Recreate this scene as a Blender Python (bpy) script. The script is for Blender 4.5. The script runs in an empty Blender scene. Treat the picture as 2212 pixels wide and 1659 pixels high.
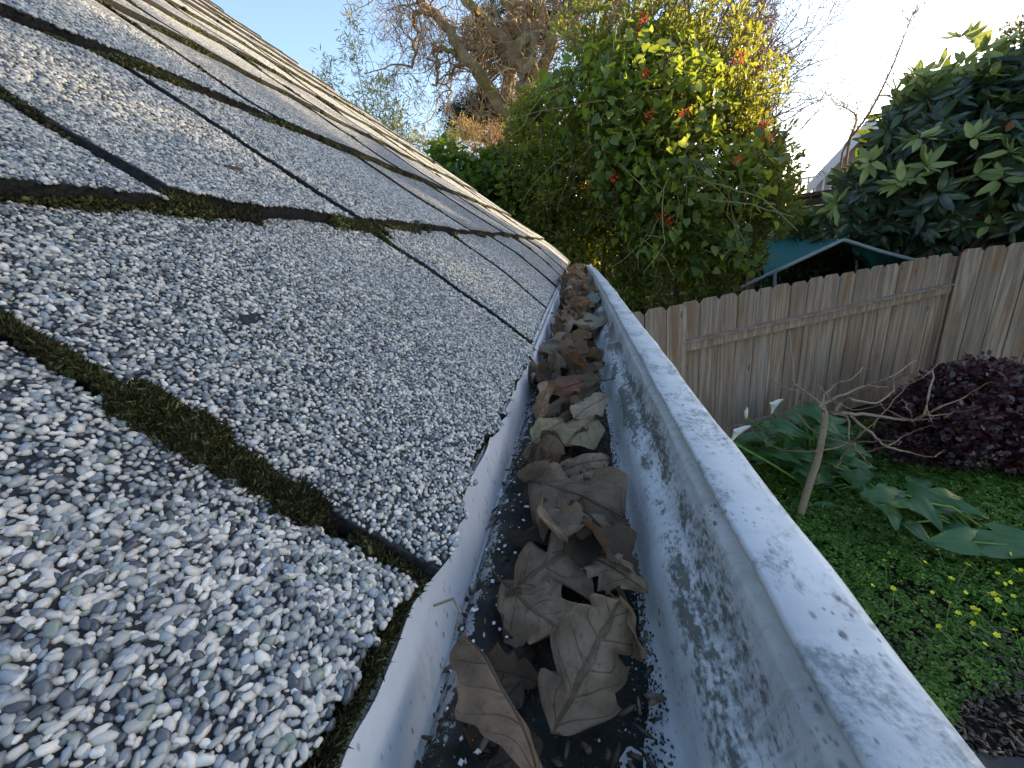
import bpy, math, random
import numpy as np
from math import radians, sin, cos, pi

scene = bpy.context.scene
# ------------------------------------------------------------------ camera
H = 0.09            # working unit of the roof and gutter (metres)
CZ = 2.2            # camera height above the garden
YAW, PITCH, ROLL = 11.5, 18.75, 7.5
FPX = 839.37        # focal length for a 2212 px wide frame
def cam_axes():
    y, p, r = radians(YAW), radians(PITCH), radians(ROLL)
    f = np.array([-sin(y)*cos(p), cos(y)*cos(p), -sin(p)])
    rt = np.array([cos(y), sin(y), 0.0]); up = np.cross(rt, f)
    return cos(r)*rt - sin(r)*up, sin(r)*rt + cos(r)*up, f
RT, UP, FW = cam_axes()
cd = bpy.data.cameras.new('camera'); cam = bpy.data.objects.new('camera', cd)
scene.collection.objects.link(cam); scene.camera = cam
cd.sensor_width = 36; cd.lens = FPX/2212*36; cd.clip_start = 0.005; cd.clip_end = 2000
from mathutils import Matrix, Vector, noise as mnoise
M = Matrix([[RT[i], UP[i], -FW[i], (0, 0, CZ)[i]] for i in range(3)] + [[0, 0, 0, 1]])
cam.matrix_world = M
cd.dof.use_dof = False
# ------------------------------------------------------------------ light
SUN_AZ, SUN_EL = 61.0, 12.0      # azimuth clockwise from +Y
w = bpy.data.worlds.new('World'); scene.world = w; w.use_nodes = True
nt = w.node_tree; sky = nt.nodes.new('ShaderNodeTexSky'); sky.sky_type = 'NISHITA'
sky.sun_disc = False; sky.sun_elevation = radians(SUN_EL); sky.sun_rotation = radians(SUN_AZ)
sky.air_density = 1.0; sky.dust_density = .9; sky.ozone_density = 1.8
bg = nt.nodes['Background']; bg.inputs[1].default_value = 0.15
tint = nt.nodes.new('ShaderNodeMix'); tint.data_type = 'RGBA'; tint.blend_type = 'MULTIPLY'; tint.inputs[0].default_value = 1
tint.inputs[7].default_value = (1.07, .99, .97, 1); nt.links.new(sky.outputs[0], tint.inputs[6]); nt.links.new(tint.outputs[2], bg.inputs[0])
sd = bpy.data.lights.new('sun', 'SUN'); sd.energy = 5.0; sd.angle = radians(0.6); sd.color = (1.0, 0.80, 0.52)
sun = bpy.data.objects.new('sun', sd); scene.collection.objects.link(sun)
sv = Vector((sin(radians(SUN_AZ))*cos(radians(SUN_EL)), cos(radians(SUN_AZ))*cos(radians(SUN_EL)), sin(radians(SUN_EL))))
sun.rotation_euler = sv.to_track_quat('Z', 'Y').to_euler()
scene.view_settings.view_transform = 'Standard'; scene.view_settings.look = 'None'
scene.view_settings.exposure = 1.85; scene.view_settings.gamma = 1.0
scene.render.engine = 'CYCLES'

# ------------------------------------------------------------------ helpers
rng = np.random.default_rng(7)
random.seed(7)
def ray(px, py):
    return FW + (px-1106)/FPX*RT - (py-829.5)/FPX*UP
def at(px, py, Y):
    d = ray(px, py); return np.array([0, 0, CZ]) + d/d[1]*Y
def onz(px, py, z):
    d = ray(px, py); return np.array([0, 0, CZ]) + d/d[2]*(z-CZ)
def W(x, u, z):
    return np.array([x*H, u*H, CZ+z*H])

def link(name, me, mat, parent=None):
    o = bpy.data.objects.new(name, me); scene.collection.objects.link(o)
    if mat is not None and len(me.materials) == 0: me.materials.append(mat)
    if parent is not None: o.parent = parent
    return o
def empty(name, loc=(0, 0, 0)):
    o = bpy.data.objects.new(name, None); scene.collection.objects.link(o); o.location = loc
    o.empty_display_size = 0.1
    return o
def tag(o, label=None, cat=None, group=None, kind=None):
    if label: o['label'] = label
    if cat: o['category'] = cat
    if group: o['group'] = group
    if kind: o['kind'] = kind
    return o
def mesh(name, V, F, smooth=False, uv=None):
    """V (n,3); F list of faces or array (m,k)."""
    V = np.asarray(V, dtype=np.float32); me = bpy.data.meshes.new(name)
    if isinstance(F, np.ndarray):
        m, k = F.shape
        me.vertices.add(len(V)); me.vertices.foreach_set('co', V.ravel())
        me.loops.add(m*k); me.loops.foreach_set('vertex_index', F.astype(np.int32).ravel())
        me.polygons.add(m); me.polygons.foreach_set('loop_start', np.arange(0, m*k, k, dtype=np.int32))
        me.update(calc_edges=True)
        if uv is not None:
            l = me.uv_layers.new(name='uv'); l.data.foreach_set('uv', np.asarray(uv, np.float32)[F.ravel()].ravel())
    else:
        me.from_pydata(V.tolist(), [], [list(map(int, f)) for f in F]); me.update()
    if smooth: me.polygons.foreach_set('use_smooth', np.ones(len(me.polygons), dtype=bool))
    me.validate()
    return me
class MB:
    def __init__(s): s.V = []; s.F = []; s.n = 0
    def add(s, V, F):
        V = np.asarray(V, float); s.V.append(V); s.F += [[int(i)+s.n for i in f] for f in F]; s.n += len(V); return s
    def box(s, c, size, ax=None):
        c = np.asarray(c, float); a = np.eye(3) if ax is None else np.asarray(ax, float)
        V = [c + sum(a[k]*size[k]/2*sg[k] for k in range(3)) for sg in [(-1,-1,-1),(1,-1,-1),(1,1,-1),(-1,1,-1),(-1,-1,1),(1,-1,1),(1,1,1),(-1,1,1)]]
        return s.add(V, [(3,2,1,0),(4,5,6,7),(0,1,5,4),(1,2,6,5),(2,3,7,6),(3,0,4,7)])
    def tube(s, pts, rad, n=6, cap=True):
        V, F = tube(pts, rad, n, cap); return s.add(V, F)
    def build(s, name, mat, parent=None, smooth=False):
        return link(name, mesh(name, np.vstack(s.V), s.F, smooth), mat, parent)
def tube(pts, rad, n=6, cap=True):
    P = np.asarray(pts, float); m = len(P)
    rad = np.broadcast_to(np.asarray(rad, float), (m,))
    T = np.gradient(P, axis=0); T /= np.linalg.norm(T, axis=1)[:, None] + 1e-12
    ref = np.array([0.3, 0.2, 0.93]); 
    if abs(T[0] @ ref) > .95: ref = np.array([1., 0, 0])
    A = np.cross(T, ref); A /= np.linalg.norm(A, axis=1)[:, None] + 1e-12
    B = np.cross(T, A); th = np.arange(n)/n*2*pi
    V = (P[:, None] + rad[:, None, None]*(np.cos(th)[None, :, None]*A[:, None] + np.sin(th)[None, :, None]*B[:, None])).reshape(-1, 3)
    F = [(i*n+j, i*n+(j+1) % n, (i+1)*n+(j+1) % n, (i+1)*n+j) for i in range(m-1) for j in range(n)]
    if cap: F += [tuple(range(n))[::-1], tuple(range((m-1)*n, m*n))]
    return V, F
def rand_rot(n, r=rng):
    q = r.normal(size=(n, 4)); q /= np.linalg.norm(q, axis=1)[:, None]
    a, b, c, d = q.T
    return np.stack([np.stack([1-2*(c*c+d*d), 2*(b*c-a*d), 2*(b*d+a*c)], 1), np.stack([2*(b*c+a*d), 1-2*(b*b+d*d), 2*(c*d-a*b)], 1), np.stack([2*(b*d-a*c), 2*(c*d+a*b), 1-2*(b*b+c*c)], 1)], 1)
def frames(dirs, ups=None, r=rng, spin=.6):
    """rotation matrices whose x column is dirs and z column close to ups"""
    d = dirs/(np.linalg.norm(dirs, axis=1)[:, None]+1e-9)
    u = np.tile([0, 0, 1.0], (len(d), 1)) if ups is None else ups
    u = u + r.normal(size=u.shape)*spin
    y = np.cross(u, d); y /= np.linalg.norm(y, axis=1)[:, None]+1e-9
    z = np.cross(d, y)
    return np.stack([d, y, z], 2)
def scatter(name, tv, tf, pos, R, sc, mat, parent=None, smooth=False):
    tv = np.asarray(tv, float); tf = np.asarray(tf); n = len(pos)
    sc = np.asarray(sc, float)
    if sc.ndim == 1: sc = np.repeat(sc[:, None], 3, 1)
    V = np.einsum('nij,nkj->nki', R, tv[None]*sc[:, None, :]) + pos[:, None, :]
    F = (tf[None] + (np.arange(n)*len(tv))[:, None, None]).reshape(-1, tf.shape[1])
    return link(name, mesh(name, V.reshape(-1, 3), F, smooth), mat, parent)
def fbm(P, s=1.0, o=3):
    return np.array([mnoise.fractal(Vector(p)*s, 1.0, 2.0, o) for p in P])
def vn(x, y, seed=0):
    """cheap smooth value noise for arrays, range about -1..1"""
    x = np.asarray(x, float); y = np.asarray(y, float)
    def h(i, j):
        k = (i*374761393 + j*668265263 + seed*974711) & 0x7fffffff
        k = ((k ^ (k >> 13))*1274126177) & 0x7fffffff
        return ((k ^ (k >> 16)) & 0xffff)/32767.5 - 1
    xi = np.floor(x).astype(np.int64); yi = np.floor(y).astype(np.int64)
    fx = x-xi; fy = y-yi; fx = fx*fx*(3-2*fx); fy = fy*fy*(3-2*fy)
    return (h(xi, yi)*(1-fx)+h(xi+1, yi)*fx)*(1-fy) + (h(xi, yi+1)*(1-fx)+h(xi+1, yi+1)*fx)*fy
t_ = (1+5**.5)/2
ICO_V = np.array([(-1,t_,0),(1,t_,0),(-1,-t_,0),(1,-t_,0),(0,-1,t_),(0,1,t_),(0,-1,-t_),(0,1,-t_),(t_,0,-1),(t_,0,1),(-t_,0,-1),(-t_,0,1)])/np.hypot(1, t_)
ICO_F = np.array([(0,11,5),(0,5,1),(0,1,7),(0,7,10),(0,10,11),(1,5,9),(5,11,4),(11,10,2),(10,7,6),(7,1,8),(3,9,4),(3,4,2),(3,2,6),(3,6,8),(3,8,9),(4,9,5),(2,4,11),(6,2,10),(8,6,7),(9,8,1)])
def subdiv(V, F):
    V = list(map(tuple, V)); c = {}; G = []
    def mid(a, b):
        k = (min(a, b), max(a, b))
        if k not in c:
            m = (np.array(V[a])+np.array(V[b]))/2; m /= np.linalg.norm(m); V.append(tuple(m)); c[k] = len(V)-1
        return c[k]
    for a, b, d in F:
        x, y, z = mid(a, b), mid(b, d), mid(d, a); G += [(a, x, z), (b, y, x), (d, z, y), (x, y, z)]
    return np.array(V), np.array(G)
ICO2_V, ICO2_F = subdiv(ICO_V, ICO_F)

# ------------------------------------------------------------------ materials
def mat(name, rough=.8, spec=.3):
    m = bpy.data.materials.new(name); m.use_nodes = True
    b = m.node_tree.nodes['Principled BSDF']; b.inputs['Roughness'].default_value = rough
    b.inputs['Specular IOR Level'].default_value = spec
    return m, m.node_tree, b
class N:
    """tiny node-graph writer"""
    def __init__(s, t): s.t = t
    def new(s, typ, **kw):
        n = s.t.nodes.new('ShaderNode'+typ)
        for k, v in kw.items():
            if k.startswith('i_'):
                key = k[2:]; key = int(key) if key.isdigit() else key.replace('_', ' ')
                s.set(n.inputs[key], v)
            else: setattr(n, k, v)
        return n
    def set(s, inp, v):
        if hasattr(v, 'links'): s.t.links.new(v, inp)
        elif isinstance(v, (tuple, list)) and inp.type == 'RGBA' and len(v) == 3: inp.default_value = (*v, 1)
        else: inp.default_value = v
    def coord(s, kind='Object'): return s.new('TexCoord').outputs[kind]
    def map(s, v, scale=(1, 1, 1), rot=(0, 0, 0)):
        n = s.new('Mapping'); s.set(n.inputs[0], v); n.inputs['Scale'].default_value = scale; n.inputs['Rotation'].default_value = rot; return n.outputs[0]
    def noise(s, v, scale, detail=3, rough=.5, dist=0):
        n = s.new('TexNoise'); s.set(n.inputs['Vector'], v); n.inputs['Scale'].default_value = scale; n.inputs['Detail'].default_value = detail
        n.inputs['Roughness'].default_value = rough; n.inputs['Distortion'].default_value = dist; return n.outputs[0]
    def vor(s, v, scale, out='Distance', feature='F1', rnd=1.0):
        n = s.new('TexVoronoi', feature=feature); s.set(n.inputs['Vector'], v); n.inputs['Scale'].default_value = scale; n.inputs['Randomness'].default_value = rnd; return n.outputs[out]
    def ramp(s, f, stops, interp='LINEAR'):
        n = s.new('ValToRGB'); s.set(n.inputs[0], f); cr = n.color_ramp; cr.interpolation = interp
        while len(cr.elements) < len(stops): cr.elements.new(.5)
        for e, (p, c) in zip(cr.elements, stops):
            e.position = p; e.color = (c, c, c, 1) if isinstance(c, (int, float)) else (*c, 1)
        return n.outputs[0]
    def mix(s, f, a, b, mode='MIX'):
        n = s.new('Mix', data_type='RGBA', blend_type=mode); s.set(n.inputs[0], f); s.set(n.inputs[6], a); s.set(n.inputs[7], b); return n.outputs[2]
    def math(s, op, a, b=0.0, c=None):
        n = s.new('Math', operation=op); s.set(n.inputs[0], a); s.set(n.inputs[1], b)
        if c is not None: s.set(n.inputs[2], c)
        return n.outputs[0]
    def island(s): return s.new('NewGeometry').outputs['Random Per Island']
    def objrnd(s): return s.new('ObjectInfo').outputs['Random']
    def bump(s, h, strength, dist, b, nrm=None):
        n = s.new('Bump'); n.inputs['Strength'].default_value = strength; n.inputs['Distance'].default_value = dist
        s.set(n.inputs['Height'], h)
        if nrm is not None: s.set(n.inputs['Normal'], nrm)
        s.t.links.new(n.outputs[0], b.inputs['Normal']); return n.outputs[0]

GRAN = [(0, (.022, .024, .030)), (.09, (.075, .082, .092)), (.18, (.17, .19, .21)), (.31, (.33, .34, .34)), (.52, (.52, .505, .48)),
        (.64, (.19, .225, .19)), (.70, (.60, .57, .54)), (.86, (.24, .285, .35)), (.93, (.74, .72, .69))]
def m_granule():
    m, t, b = mat('roof_granule', .38, .6); n = N(t)
    c = n.mix(1.0, n.ramp(n.island(), GRAN, 'CONSTANT'), (1.0, .95, .86), 'MULTIPLY')
    c = n.mix(n.math('MULTIPLY', n.noise(n.coord(), 900, 2), .35), c, (.2, .23, .27))
    n.set(b.inputs['Base Color'], c); return m
def m_shingle():
    m, t, b = mat('roof_shingle', .8, .25); n = N(t); co = n.coord()
    v1 = n.new('TexVoronoi', feature='F1'); n.set(v1.inputs['Vector'], co); v1.inputs['Scale'].default_value = 380
    col = n.ramp(n.new('SeparateColor', i_0=v1.outputs['Color']).outputs[0], GRAN, 'CONSTANT')
    edge = n.ramp(v1.outputs['Distance'], [(.0, 1.0), (.42, .9), (.72, .12)])
    big = n.noise(co, 9, 4, .6)
    base = n.mix(n.ramp(big, [(.35, .0), (.75, .40)]), col, (.22, .24, .245))
    base = n.mix(n.math('MULTIPLY', n.ramp(n.noise(co, 30, 3), [(.55, 0.), (.72, 1.)]), .35), base, (.10, .105, .10))
    base = n.mix(edge, (.03, .032, .036), base)
    base = n.mix(n.new('Attribute', attribute_name='real_stones').outputs['Fac'], base, (.022, .024, .028))
    n.set(b.inputs['Base Color'], base)
    n.bump(n.math('SUBTRACT', 1.0, v1.outputs['Distance']), .9, .0016, b); return m
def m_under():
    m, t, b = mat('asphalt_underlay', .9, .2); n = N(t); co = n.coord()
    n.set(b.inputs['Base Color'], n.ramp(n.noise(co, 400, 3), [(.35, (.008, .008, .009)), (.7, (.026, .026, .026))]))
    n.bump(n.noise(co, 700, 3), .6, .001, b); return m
def m_moss():
    m, t, b = mat('moss', .95, .1); n = N(t)
    c = n.ramp(n.island(), [(0, (.012, .013, .007)), (.35, (.030, .033, .012)), (.6, (.055, .058, .018)), (.8, (.07, .068, .03)), (1, (.20, .20, .08))])
    pn = n.noise(n.coord(), 25, 3)
    c = n.mix(n.ramp(pn, [(.42, 0.), (.62, .8)]), c, (.028, .022, .016))
    n.set(b.inputs['Base Color'], c); return m
def m_white():
    """aged white painted metal: uv.x metres along the gutter, uv.y profile position 0..1"""
    m, t, b = mat('aged_white_paint', .42, .4); n = N(t); uv = n.coord('UV'); co = n.coord()
    sep = n.new('SeparateXYZ', i_0=uv); y = sep.outputs[1]
    base = n.ramp(n.noise(co, 18, 4, .6), [(.3, (.49, .505, .50)), (.7, (.66, .665, .645))])
    # green-black algae in the fold of the front wall
    band = n.ramp(y, [(.44, 0.), (.49, .5), (.55, 1.), (.64, .85), (.72, .42), (.785, .2), (.80, 0.)])
    st = n.noise(n.map(co, (55, 16, 55)), 1.0, 6, .72)
    st2 = n.noise(n.map(co, (160, 160, 160)), 1.0, 5, .7)
    s1 = n.math('MULTIPLY', n.ramp(st, [(.34, 0.), (.64, 1.)]), n.ramp(st2, [(.34, .55), (.6, 1.)]))
    # more dirt further along
    far = n.new('MapRange'); n.set(far.inputs[0], sep.outputs[0]); far.inputs[1].default_value = 0.05; far.inputs[2].default_value = 1.2; far.inputs[3].default_value = 1.15; far.inputs[4].default_value = 2.2
    f1 = n.math('MULTIPLY', n.math('MULTIPLY', band, s1), far.outputs[0]); f1 = n.math('MINIMUM', f1, .93)
    fine = n.noise(n.map(co, (1, .55, 1)), 620, 3, .6)
    f1 = n.math('ADD', n.math('MULTIPLY', n.math('SUBTRACT', fine, .5), 4.2), n.math('SUBTRACT', n.math('MULTIPLY', f1, 3.1), 1.0))
    f1 = n.math('MULTIPLY', n.math('MAXIMUM', n.math('MINIMUM', f1, 1.0), 0.0), .93)
    c = n.mix(f1, base, n.ramp(st2, [(.4, (.022, .027, .026)), (.62, (.075, .075, .058))]))
    # yellow-green film beside the algae
    film = n.ramp(y, [(.40, 0.), (.47, .7), (.53, .3), (.66, .25), (.80, .55), (.815, .75), (.83, 0.)])
    c = n.mix(n.math('MULTIPLY', film, n.ramp(st, [(.42, 0.), (.6, .75)])), c, (.27, .26, .18))
    # grey lichen blots on the lip
    lip = n.ramp(y, [(.80, .25), (.84, 1.), (.96, 1.), (1.0, .4)])
    l1 = n.ramp(n.noise(n.map(co, (38, 30, 38)), 1.0, 7, .74, .5), [(.50, 0.), (.57, .75)])
    l1 = n.math('MULTIPLY', l1, n.ramp(n.noise(co, 420, 4, .7), [(.38, .1), (.6, 1.)]))
    c = n.mix(n.math('MULTIPLY', l1, lip), c, (.13, .155, .165))
    # peppered specks everywhere
    for sc, thr, k in ((210, .20, .8), (520, .24, .7)):
        v = n.vor(n.map(co, (1, .6, 1)), sc)
        g = n.noise(co, 34, 3)
        sp = n.math('MULTIPLY', n.ramp(v, [(thr*.45, 1.), (thr, 0.)]), n.ramp(g, [(.46, 0.), (.60, 1.)]))
        c = n.mix(n.math('MULTIPLY', sp, k), c, (.05, .05, .048))
    rust = n.ramp(n.noise(co, 26, 5, .8), [(.69, 0.), (.72, .85)])
    strk = n.noise(n.new('CombineXYZ', i_0=n.math('MULTIPLY', sep.outputs[0], 230.0), i_1=n.math('MULTIPLY', y, 7.0)).outputs[0], 1.0, 4, .65)
    c = n.mix(n.math('MULTIPLY', n.math('MULTIPLY', n.ramp(strk, [(.48, 0.), (.66, 1.)]), n.ramp(y, [(.45, 0.), (.6, .55), (.785, .5), (.80, .12)])), .8), c, (.17, .165, .14))
    c = n.mix(rust, c, (.16, .085, .035))
    n.set(b.inputs['Base Color'], c)
    n.set(b.inputs['Roughness'], n.ramp(st2, [(.3, .30), (.7, .62)]))
    hb = n.math('ADD', n.math('MULTIPLY', st2, .6), n.math('MULTIPLY', n.noise(co, 60, 4), .8))
    n.bump(hb, .35, .0012, b); return m
def m_back():
    m, t, b = mat('pale_flashing_paint', .45, .4); n = N(t); co = n.coord()
    c = n.ramp(n.noise(co, 22, 4, .6), [(.3, (.47, .50, .53)), (.7, (.60, .62, .635))])
    v = n.vor(n.map(co, (1, 1, .4)), 330); g = n.noise(co, 45, 3)
    sp = n.math('MULTIPLY', n.ramp(v, [(.12, 1.), (.24, 0.)]), n.ramp(g, [(.42, 0.), (.56, 1.)]))
    c = n.mix(n.math('MULTIPLY', sp, .75), c, (.09, .07, .045))
    c = n.mix(n.ramp(n.noise(n.map(co, (1, 1, .3)), 60, 5, .7), [(.60, 0.), (.74, .55)]), c, (.30, .30, .27))
    n.set(b.inputs['Base Color'], c); n.bump(n.noise(co, 110, 4), .25, .001, b); return m
def m_silt():
    m, t, b = mat('gutter_silt', .75, .35); n = N(t); co = n.coord()
    c = n.ramp(n.noise(co, 60, 5, .7), [(.35, (.009, .010, .009)), (.55, (.024, .025, .020)), (.72, (.065, .063, .052))])
    c = n.mix(n.ramp(n.noise(co, 24, 4), [(.52, 0.), (.66, .6)]), c, (.035, .045, .018))
    x = n.new('SeparateXYZ', i_0=co).outputs[0]
    mk = n.math('LESS_THAN', n.math('ADD', n.math('MULTIPLY', n.math('ADD', x, .054), 34.0), n.math('MULTIPLY', n.noise(co, 95, 5, .75), 1.5)), .98)
    c = n.mix(n.math('MULTIPLY', mk, n.ramp(n.noise(co, 330, 3, .6), [(.40, .0), (.5, .85)])), c, (.42, .44, .44))
    n.set(b.inputs['Base Color'], c); n.bump(n.noise(co, 260, 5, .7), .8, .003, b); return m
def m_grit():
    m, t, b = mat('loose_grit', .6, .3); n = N(t)
    n.set(b.inputs['Base Color'], n.ramp(n.island(), [(0, (.02, .02, .022)), (.6, (.06, .07, .08)), (.84, (.18, .21, .23)), (.95, (.50, .52, .52))], 'CONSTANT')); return m
def m_dead(name, c0, c1, c2, trans=.25, nv=5):
    m, t, b = mat(name, .62, .25); n = N(t); uv = n.coord('UV'); co = n.coord()
    s = n.new('SeparateXYZ', i_0=uv); a = n.math('ABSOLUTE', n.math('SUBTRACT', n.math('MULTIPLY', s.outputs[1], 2.0), 1.0))
    c = n.ramp(n.noise(co, 70, 5, .65), [(.3, c0), (.5, c1), (.72, c2)])
    c = n.mix(n.math('MULTIPLY', n.ramp(n.noise(n.map(co, (1, 1, 1)), 32, 3, .6), [(.42, 0.), (.62, 1.)]), .5), c, tuple(x*.62 for x in c1))
    c = n.mix(n.math('MULTIPLY', n.ramp(n.noise(co, 420, 3, .7), [(.56, 0.), (.70, 1.)]), .5), c, tuple(x*.35 for x in c0))
    mid = n.ramp(a, [(.0, 1.), (.035, .7), (.07, 0.)])
    fr = n.math('FRACT', n.math('ADD', n.math('SUBTRACT', n.math('MULTIPLY', s.outputs[0], float(nv)), n.math('MULTIPLY', a, 1.3)), n.math('MULTIPLY', n.noise(co, 40, 2), .5)))
    side = n.math('MULTIPLY', n.ramp(n.math('ABSOLUTE', n.math('SUBTRACT', fr, .5)), [(.0, 1.), (.02, .7), (.05, 0.)]), n.ramp(a, [(.0, 1.), (.8, .2)]))
    ve = n.math('MAXIMUM', mid, n.math('MULTIPLY', side, .6))
    c = n.mix(n.math('MULTIPLY', ve, .34), c, tuple(min(1, x*.5) for x in c0))
    c = n.mix(n.math('MULTIPLY', n.ramp(n.vor(co, 190), [(.0, 1.), (.09, 0.)]), .7), c, (.02, .015, .012))
    n.set(b.inputs['Base Color'], c)
    hh = n.math('ADD', n.math('MULTIPLY', ve, 1.0), n.math('MULTIPLY', n.noise(co, 150, 4), .9))
    nn = n.bump(hh, .7, .0018, b)
    tr = n.new('BsdfTranslucent'); n.set(tr.inputs[0], n.mix(.5, c, (.45, .20, .07))); n.set(tr.inputs[1], nn)
    mx = n.new('MixShader', i_0=trans); n.set(mx.inputs[1], b.outputs[0]); n.set(mx.inputs[2], tr.outputs[0])
    n.set(t.nodes['Material Output'].inputs[0], mx.outputs[0]); return m
def m_leaf(name, stops, trans=.35, tcol=(.35, .5, .05), rough=.45, spec=.4, patch=None):
    m, t, b = mat(name, rough, spec); n = N(t)
    c = n.ramp(n.island(), stops)
    if patch: c = n.mix(n.ramp(n.noise(n.coord(), patch[0], 3), [(.42, 0.), (.62, patch[2])]), c, patch[1])
    n.set(b.inputs['Base Color'], c)
    tr = n.new('BsdfTranslucent'); n.set(tr.inputs[0], n.mix(.6, c, tcol))
    mx = n.new('MixShader', i_0=trans); n.set(mx.inputs[1], b.outputs[0]); n.set(mx.inputs[2], tr.outputs[0])
    n.set(t.nodes['Material Output'].inputs[0], mx.outputs[0]); return m
def m_bark(name, c0, c1, moss=None, sc=30):
    m, t, b = mat(name, .9, .15); n = N(t); co = n.coord()
    c = n.ramp(n.noise(co, sc, 5, .7), [(.3, c0), (.7, c1)])
    if moss: c = n.mix(n.ramp(n.noise(co, 3.5, 3), [(.48, 0.), (.6, .75)]), c, moss)
    n.set(b.inputs['Base Color'], c); n.bump(n.noise(n.map(co, (1, 1, .35)), sc*1.6, 5), .6, .01, b); return m
def m_wood():
    m, t, b = mat('weathered_fence_wood', .85, .15); n = N(t); co = n.coord('Object'); r = n.objrnd()
    off = n.new('CombineXYZ'); n.set(off.inputs[0], n.math('MULTIPLY', r, 37.0)); n.set(off.inputs[2], n.math('MULTIPLY', r, 91.0))
    p = n.new('VectorMath', operation='ADD'); n.set(p.inputs[0], co); n.set(p.inputs[1], off.outputs[0]); p = p.outputs[0]
    g = n.noise(n.map(p, (26, 26, 1.1)), 1.0, 6, .68, .6)
    g2 = n.noise(n.map(p, (85, 85, 2.2)), 1.0, 4, .6)
    c = n.ramp(g, [(.28, (.15, .095, .055)), (.45, (.33, .235, .16)), (.60, (.48, .37, .27)), (.78, (.58, .49, .39))])
    c = n.mix(n.math('MULTIPLY', g2, .35), c, (.17, .145, .12))
    c = n.mix(n.math('MULTIPLY', r, .6), c, (.20, .15, .11))
    c = n.mix(n.math('MULTIPLY', n.ramp(n.math('FRACT', n.math('MULTIPLY', r, 7.3)), [(.5, 0.), (1., 1.)]), .35), c, (.42, .38, .33))
    sz = n.new('SeparateXYZ', i_0=co).outputs[2]
    drip = n.math('MULTIPLY', n.ramp(n.noise(n.map(p, (30, 30, 1.6)), 1.0, 5, .7), [(.44, 0.), (.60, 1.)]), .55)
    c = n.mix(drip, c, (.12, .10, .085))
    c = n.mix(n.math('MULTIPLY', n.ramp(n.noise(n.map(p, (9, 9, 1.2)), 1.0, 4, .6), [(.50, 0.), (.64, 1.)]), .6), c, (.20, .10, .045))
    kn = n.vor(n.map(p, (9, 9, 2.6)), 1.0)
    c = n.mix(n.ramp(kn, [(.07, .85), (.13, 0.)]), c, (.10, .055, .035))
    n.set(b.inputs['Base Color'], c); n.bump(n.math('ADD', g, g2), .5, .004, b); return m
def m_soil():
    m, t, b = mat('garden_soil', .95, .1); n = N(t); co = n.coord()
    c = n.ramp(n.noise(co, 14, 6, .75), [(.3, (.018, .013, .010)), (.55, (.045, .034, .025)), (.75, (.10, .075, .055))])
    n.set(b.inputs['Base Color'], c); n.bump(n.noise(co, 30, 6, .75), .9, .03, b); return m
def m_plain(name, c, rough=.7, spec=.3, sc=12, var=.25, bump=0):
    m, t, b = mat(name, rough, spec); n = N(t); co = n.coord()
    f = n.noise(co, sc, 4, .6)
    n.set(b.inputs['Base Color'], n.ramp(f, [(.3, tuple(x*(1-var) for x in c)), (.7, tuple(min(1, x*(1+var)) for x in c))]))
    if bump: n.bump(n.noise(co, sc*6, 4), .5, bump, b)
    return m
GRANULE, SHINGLE, UNDER, MOSS, WHITE, BACK, SILT, GRIT, WOOD, SOIL = m_granule(), m_shingle(), m_under(), m_moss(), m_white(), m_back(), m_silt(), m_grit(), m_wood(), m_soil()

# ================================================================== ROOF
AL = radians(40.5); CA, SA = cos(AL), sin(AL)
XE = -.56; U0, U1 = -6.0, 31.0
def roofP(u, v, n=0.0):
    """point on the roof: u along the eave, v up the slope, n off the surface (all in H)"""
    u = np.asarray(u, float); v = np.asarray(v, float)
    dr = np.clip((u-1)/7, 0, 1)*.21 * np.clip(1-v/1.6, 0, 1)**1.7
    und = .035*vn(u*.45, v*.5, 3)*np.clip(v/2, .2, 1) + .012*vn(u*1.7, v*1.9, 5)
    x = XE - v*CA - .28*dr; z = -1 + v*SA - dr
    off = n + und - .10
    return np.stack([x + off*SA, u + 0*v, z + off*CA], -1)*H + np.array([0, 0, CZ])
VC = [0, 2.45, 5.4, 8.4, 11.5, 14.6] + [14.6+3.05*k for k in range(1, 11)]
VTOP = VC[-1]
SL = {0: [-2.75, .97, 4.6, 7.75, 11.7, 15.5, 19.5, 23.4, 27.3],
      1: [-4.8, -1.2, 2.2, 4.35, 9.2, 13.3, 17.0, 21.0, 25.0, 28.6], 2: [-4, -.5, 2.9, 6.6, 11.3, 15.2, 20.0, 24.0, 27.9],
      3: [-3, .8, 4.5, 8.3, 12.1, 16.2, 20.2, 24, 27.8], 4: [-2, 2, 5.9, 9.6, 13.3, 17.2, 21.2, 25, 29]}
house = empty('house', (-.3, 0, 0))
tag(house, 'house whose pebbly grey shingle roof fills the left of the photo above the gutter', 'house')
roof = None
V_all = []; F_all = []; nv = 0; tabs = []; MI = []
def vlow_f(uu, ci, k):
    return VC[ci] + (.05 if ci == 0 else -.05) + .03*vn(uu*2.1, uu*0+ci, 11) + (.035*vn(uu*9, uu*0, 12)+.02*vn(uu*31, uu*0, 14) if ci == 0 else .014*vn(uu*14, uu*0, 13)) + .04*vn(uu*0+k, uu*0+ci, 17)
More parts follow.
